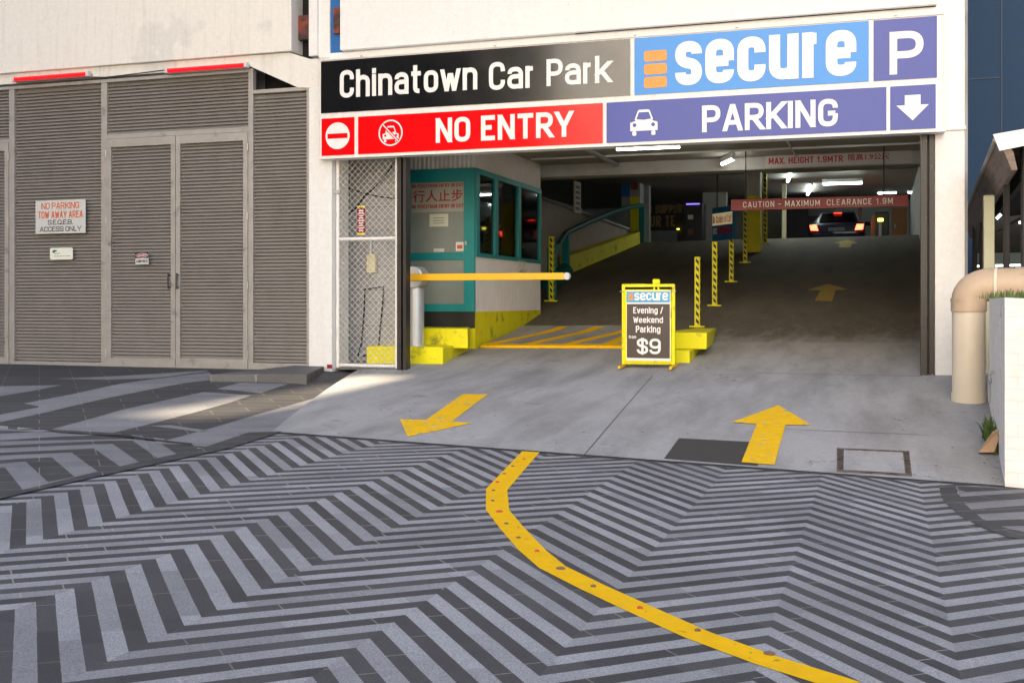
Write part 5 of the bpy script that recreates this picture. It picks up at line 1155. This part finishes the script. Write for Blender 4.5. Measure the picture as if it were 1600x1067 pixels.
b.prism([rpt(0, .10, -.40), rpt(0, .16, -.40), rpt(0, .12, -.20), rpt(0, .02, -.035), rpt(0, -.06, -.035), rpt(0, .03, -.20)], e1-e0); b.build('fascia', M_fas, SH)
MB().tube([rpt(0, -.07, -.02), rpt(1, -.07, -.02)], .03, 8).build('gutter_lip', mat('gutter_pale', (.38, .33, .29), .6, var=.1), SH)
MB().prism([rpt(0, -.03, -.16)-Vector((0, .01, 0)), rpt(0, .28, -.14)-Vector((0, .01, 0)), rpt(0, .30, .05)-Vector((0, .01, 0)), rpt(0, -.10, .04)-Vector((0, .01, 0))], (0, -.02, 0)).build('barge_cap', M_frame, SH)
MB().box(2.3, 2.34, 16, 26, 3.05, 3.09).build('rail', M_fas, SH)
for a in (.45, 1.2, 2.2, 3.4): b = MB(); b.prism([rpt(0, a, -.2), rpt(0, a+.08, -.2), rpt(0, a+.08, -.035), rpt(0, a, -.035)], e1-e0); b.build('purlin', M_dkwood, SH)
for Yp, u0, u1, m, nm in ((17.0, 1537, 1554, M_pcol, 'post'), (15.6, 1569, 1578, M_dkwood, 'post'), (22, 1531, 1538, M_dkwood, 'post'), (24, 1520, 1526, M_dkwood, 'post'), (14.6, 1597, 1610, M_dkwood, 'post')):
    MB().box(XU(u0, Yp), XU(u1, Yp), Yp, Yp+.15, .0, ZU((u0+u1)/2, 305, Yp) if m is M_pcol else 3.5).build(nm, m, SH, .01)
MB().box(2.0, 8, 27, 27.2, -.5, 3.6).build('back_wall', M_dkwood, SH); 
for u0, v0, u1, v1, Y in ((1527, 416, 1536, 416, 26), (1555, 415, 1640, 414, 26), (1557, 342, 1564, 335, 19), (1592, 348, 1610, 347, 20)):
    p, q_ = at(u0, v0, Y), at(u1, v1, Y); MB().tube([p, q_], .022, 8).build('strip_light', M_tubes, SH)
MB().box(2.0, 8, 26.6, 26.7, ZU(1560, 425, 26.6)-.05, ZU(1560, 421, 26.6)).build('red_rail', mat("rail_red", (.3, .02, .02), .5), SH); MB().box(2.0, 8, 26.7, 26.75, ZU(1560, 412, 26.6), ZU(1560, 395, 26.6)).build('pale_panel', mat('shed_panel', (.16, .19, .18), .7), SH)
BB = thing('blue_clad_building', "tall dark blue metal clad building rising behind the shed roof", "building", (8, 30, 0))
MB().box(XU(1507, 30)-.4, 22, 30, 30.3, -1, 18).build('cladding', M_blue, BB)
b = MB(); M_seam = mat("seam_blue", (.010, .035, .08), .5)
for u in (1565,): b.box(XU(u, 29.99)-.012, XU(u, 29.99)+.012, 29.98, 30, ZU(u, 470, 30), 17)
b.box(XU(1507, 30), XU(1565, 30), 29.98, 30, ZU(1540, 123, 30)-.012, ZU(1540, 123, 30)+.012); b.box(XU(1565, 30), 22, 29.98, 30, ZU(1580, 300, 30)-.012, ZU(1580, 300, 30)+.012)
b.build('panel_seam', M_seam, BB)
MB().box(22, 60, 26, 60, -1, 14).build('rear_block', M_blue, BB)
# ------------------------------------------------------------------ unseen tower added across the street, shaped to block the sun
OT = thing('sun_blocker_tower', "unseen dark tower added across the street to block the sun, mirrored in the black sign panel", "building", (-40, -40, 0))
yt0, yt1 = -40.5, -40.0; H_T = 60
hx0, hx1, hz0, hz1 = -10.3, -9.4, 29.5, 32.7  # slot cut so a streak of sun reaches the paving
b = MB(); xl_, xr_ = -110, 3.5; xlow = -21; zlow = 24  # upper part overhangs to block the sun, lower part leaves sky for the sign
b.box(xl_, xlow, yt0-.5, yt1, -3, zlow); b.box(xl_, hx0, yt0, yt1, zlow, H_T); b.box(hx1, xr_, yt0, yt1, zlow, H_T); b.box(hx0, hx1, yt0, yt1, zlow, hz0); b.box(hx0, hx1, yt0, yt1, hz1, H_T)
b.build('sun_blocker_wall', M_blocker, OT)
b = MB()
for k in range(8): b.box(xl_, xlow-.5, yt1, yt1+.05, 3+k*2.4, 4.5+k*2.4)
b.build('blocker_window_band', M_blockerg, OT)

# ------------------------------------------------------------------ small stuff: leaf litter, ceiling conduits, paint mark
b = MB()
for _ in range(150):
    t_ = random.random()
    if t_ < .45: u, v = random.uniform(505, 640), random.gauss(579, 2.5); p = hit(gz if u < 560 else zr, u, v)
    elif t_ < .8: y = random.uniform(BWy+.1, yend+.9); p = Vector((lerp(BWx, xe0, (y-BWy)/(yend-BWy))-abs(random.gauss(0, .08))-.01, y, 0)); p.z = zr(p.x, p.y)
    else: p = hit(zr, random.uniform(755, 965), random.gauss(546, 1.5))
    a = random.uniform(0, 6.28); r1 = random.uniform(.008, .022); d = Vector((math.cos(a), math.sin(a), 0))*r1; n = Vector((-math.sin(a), math.cos(a), 0))*r1*.6; up_ = Vector((0, 0, random.uniform(.004, .012)))
    b.quad([p-d+Vector((0, 0, .004)), p+n+up_, p+d+Vector((0, 0, .005)), p-n+up_])
tag(b.build('leaf_litter', mat("dry_leaf", (.20, .11, .045), .8, var=.5, scale=40)), "dry leaf litter scattered at the foot of the gate and walls", "litter", kind='stuff')
MB().box(XU(521)-.06, XU(523.5), YF-.106, YF-.1, ZU(522, 575), ZU(522, 569)).build('paint_mark', M_redsg, CP)
for y, z, nm in ((19.0, CEIL-.03, 'conduit'), (21.6, CEIL-.03, 'conduit')): MB().tube([(-6.7, y, z), (.95, y, z)], .022, 6).build(nm, M_fit, CP)
MB().tube([(-5.2, 17.2, CEIL-.06), (-5.2, 22.8, CEIL-.06)], .05, 8).build('sprinkler_pipe', M_galv, CP)
MB().tube([(-1.6, 17.2, CEIL-.04), (-1.6, 22.8, CEIL-.04)], .02, 6).build('conduit', M_fit, CP)
for x in (-5.2,): 
    for y in (26, 29.5, 33): MB().tube([(-6, y, 4.62+(y-23.4)*.079-.06), (.95, y, 4.62+(y-23.4)*.079-.06)], .04, 6).build('sprinkler_pipe', M_galv, CP)
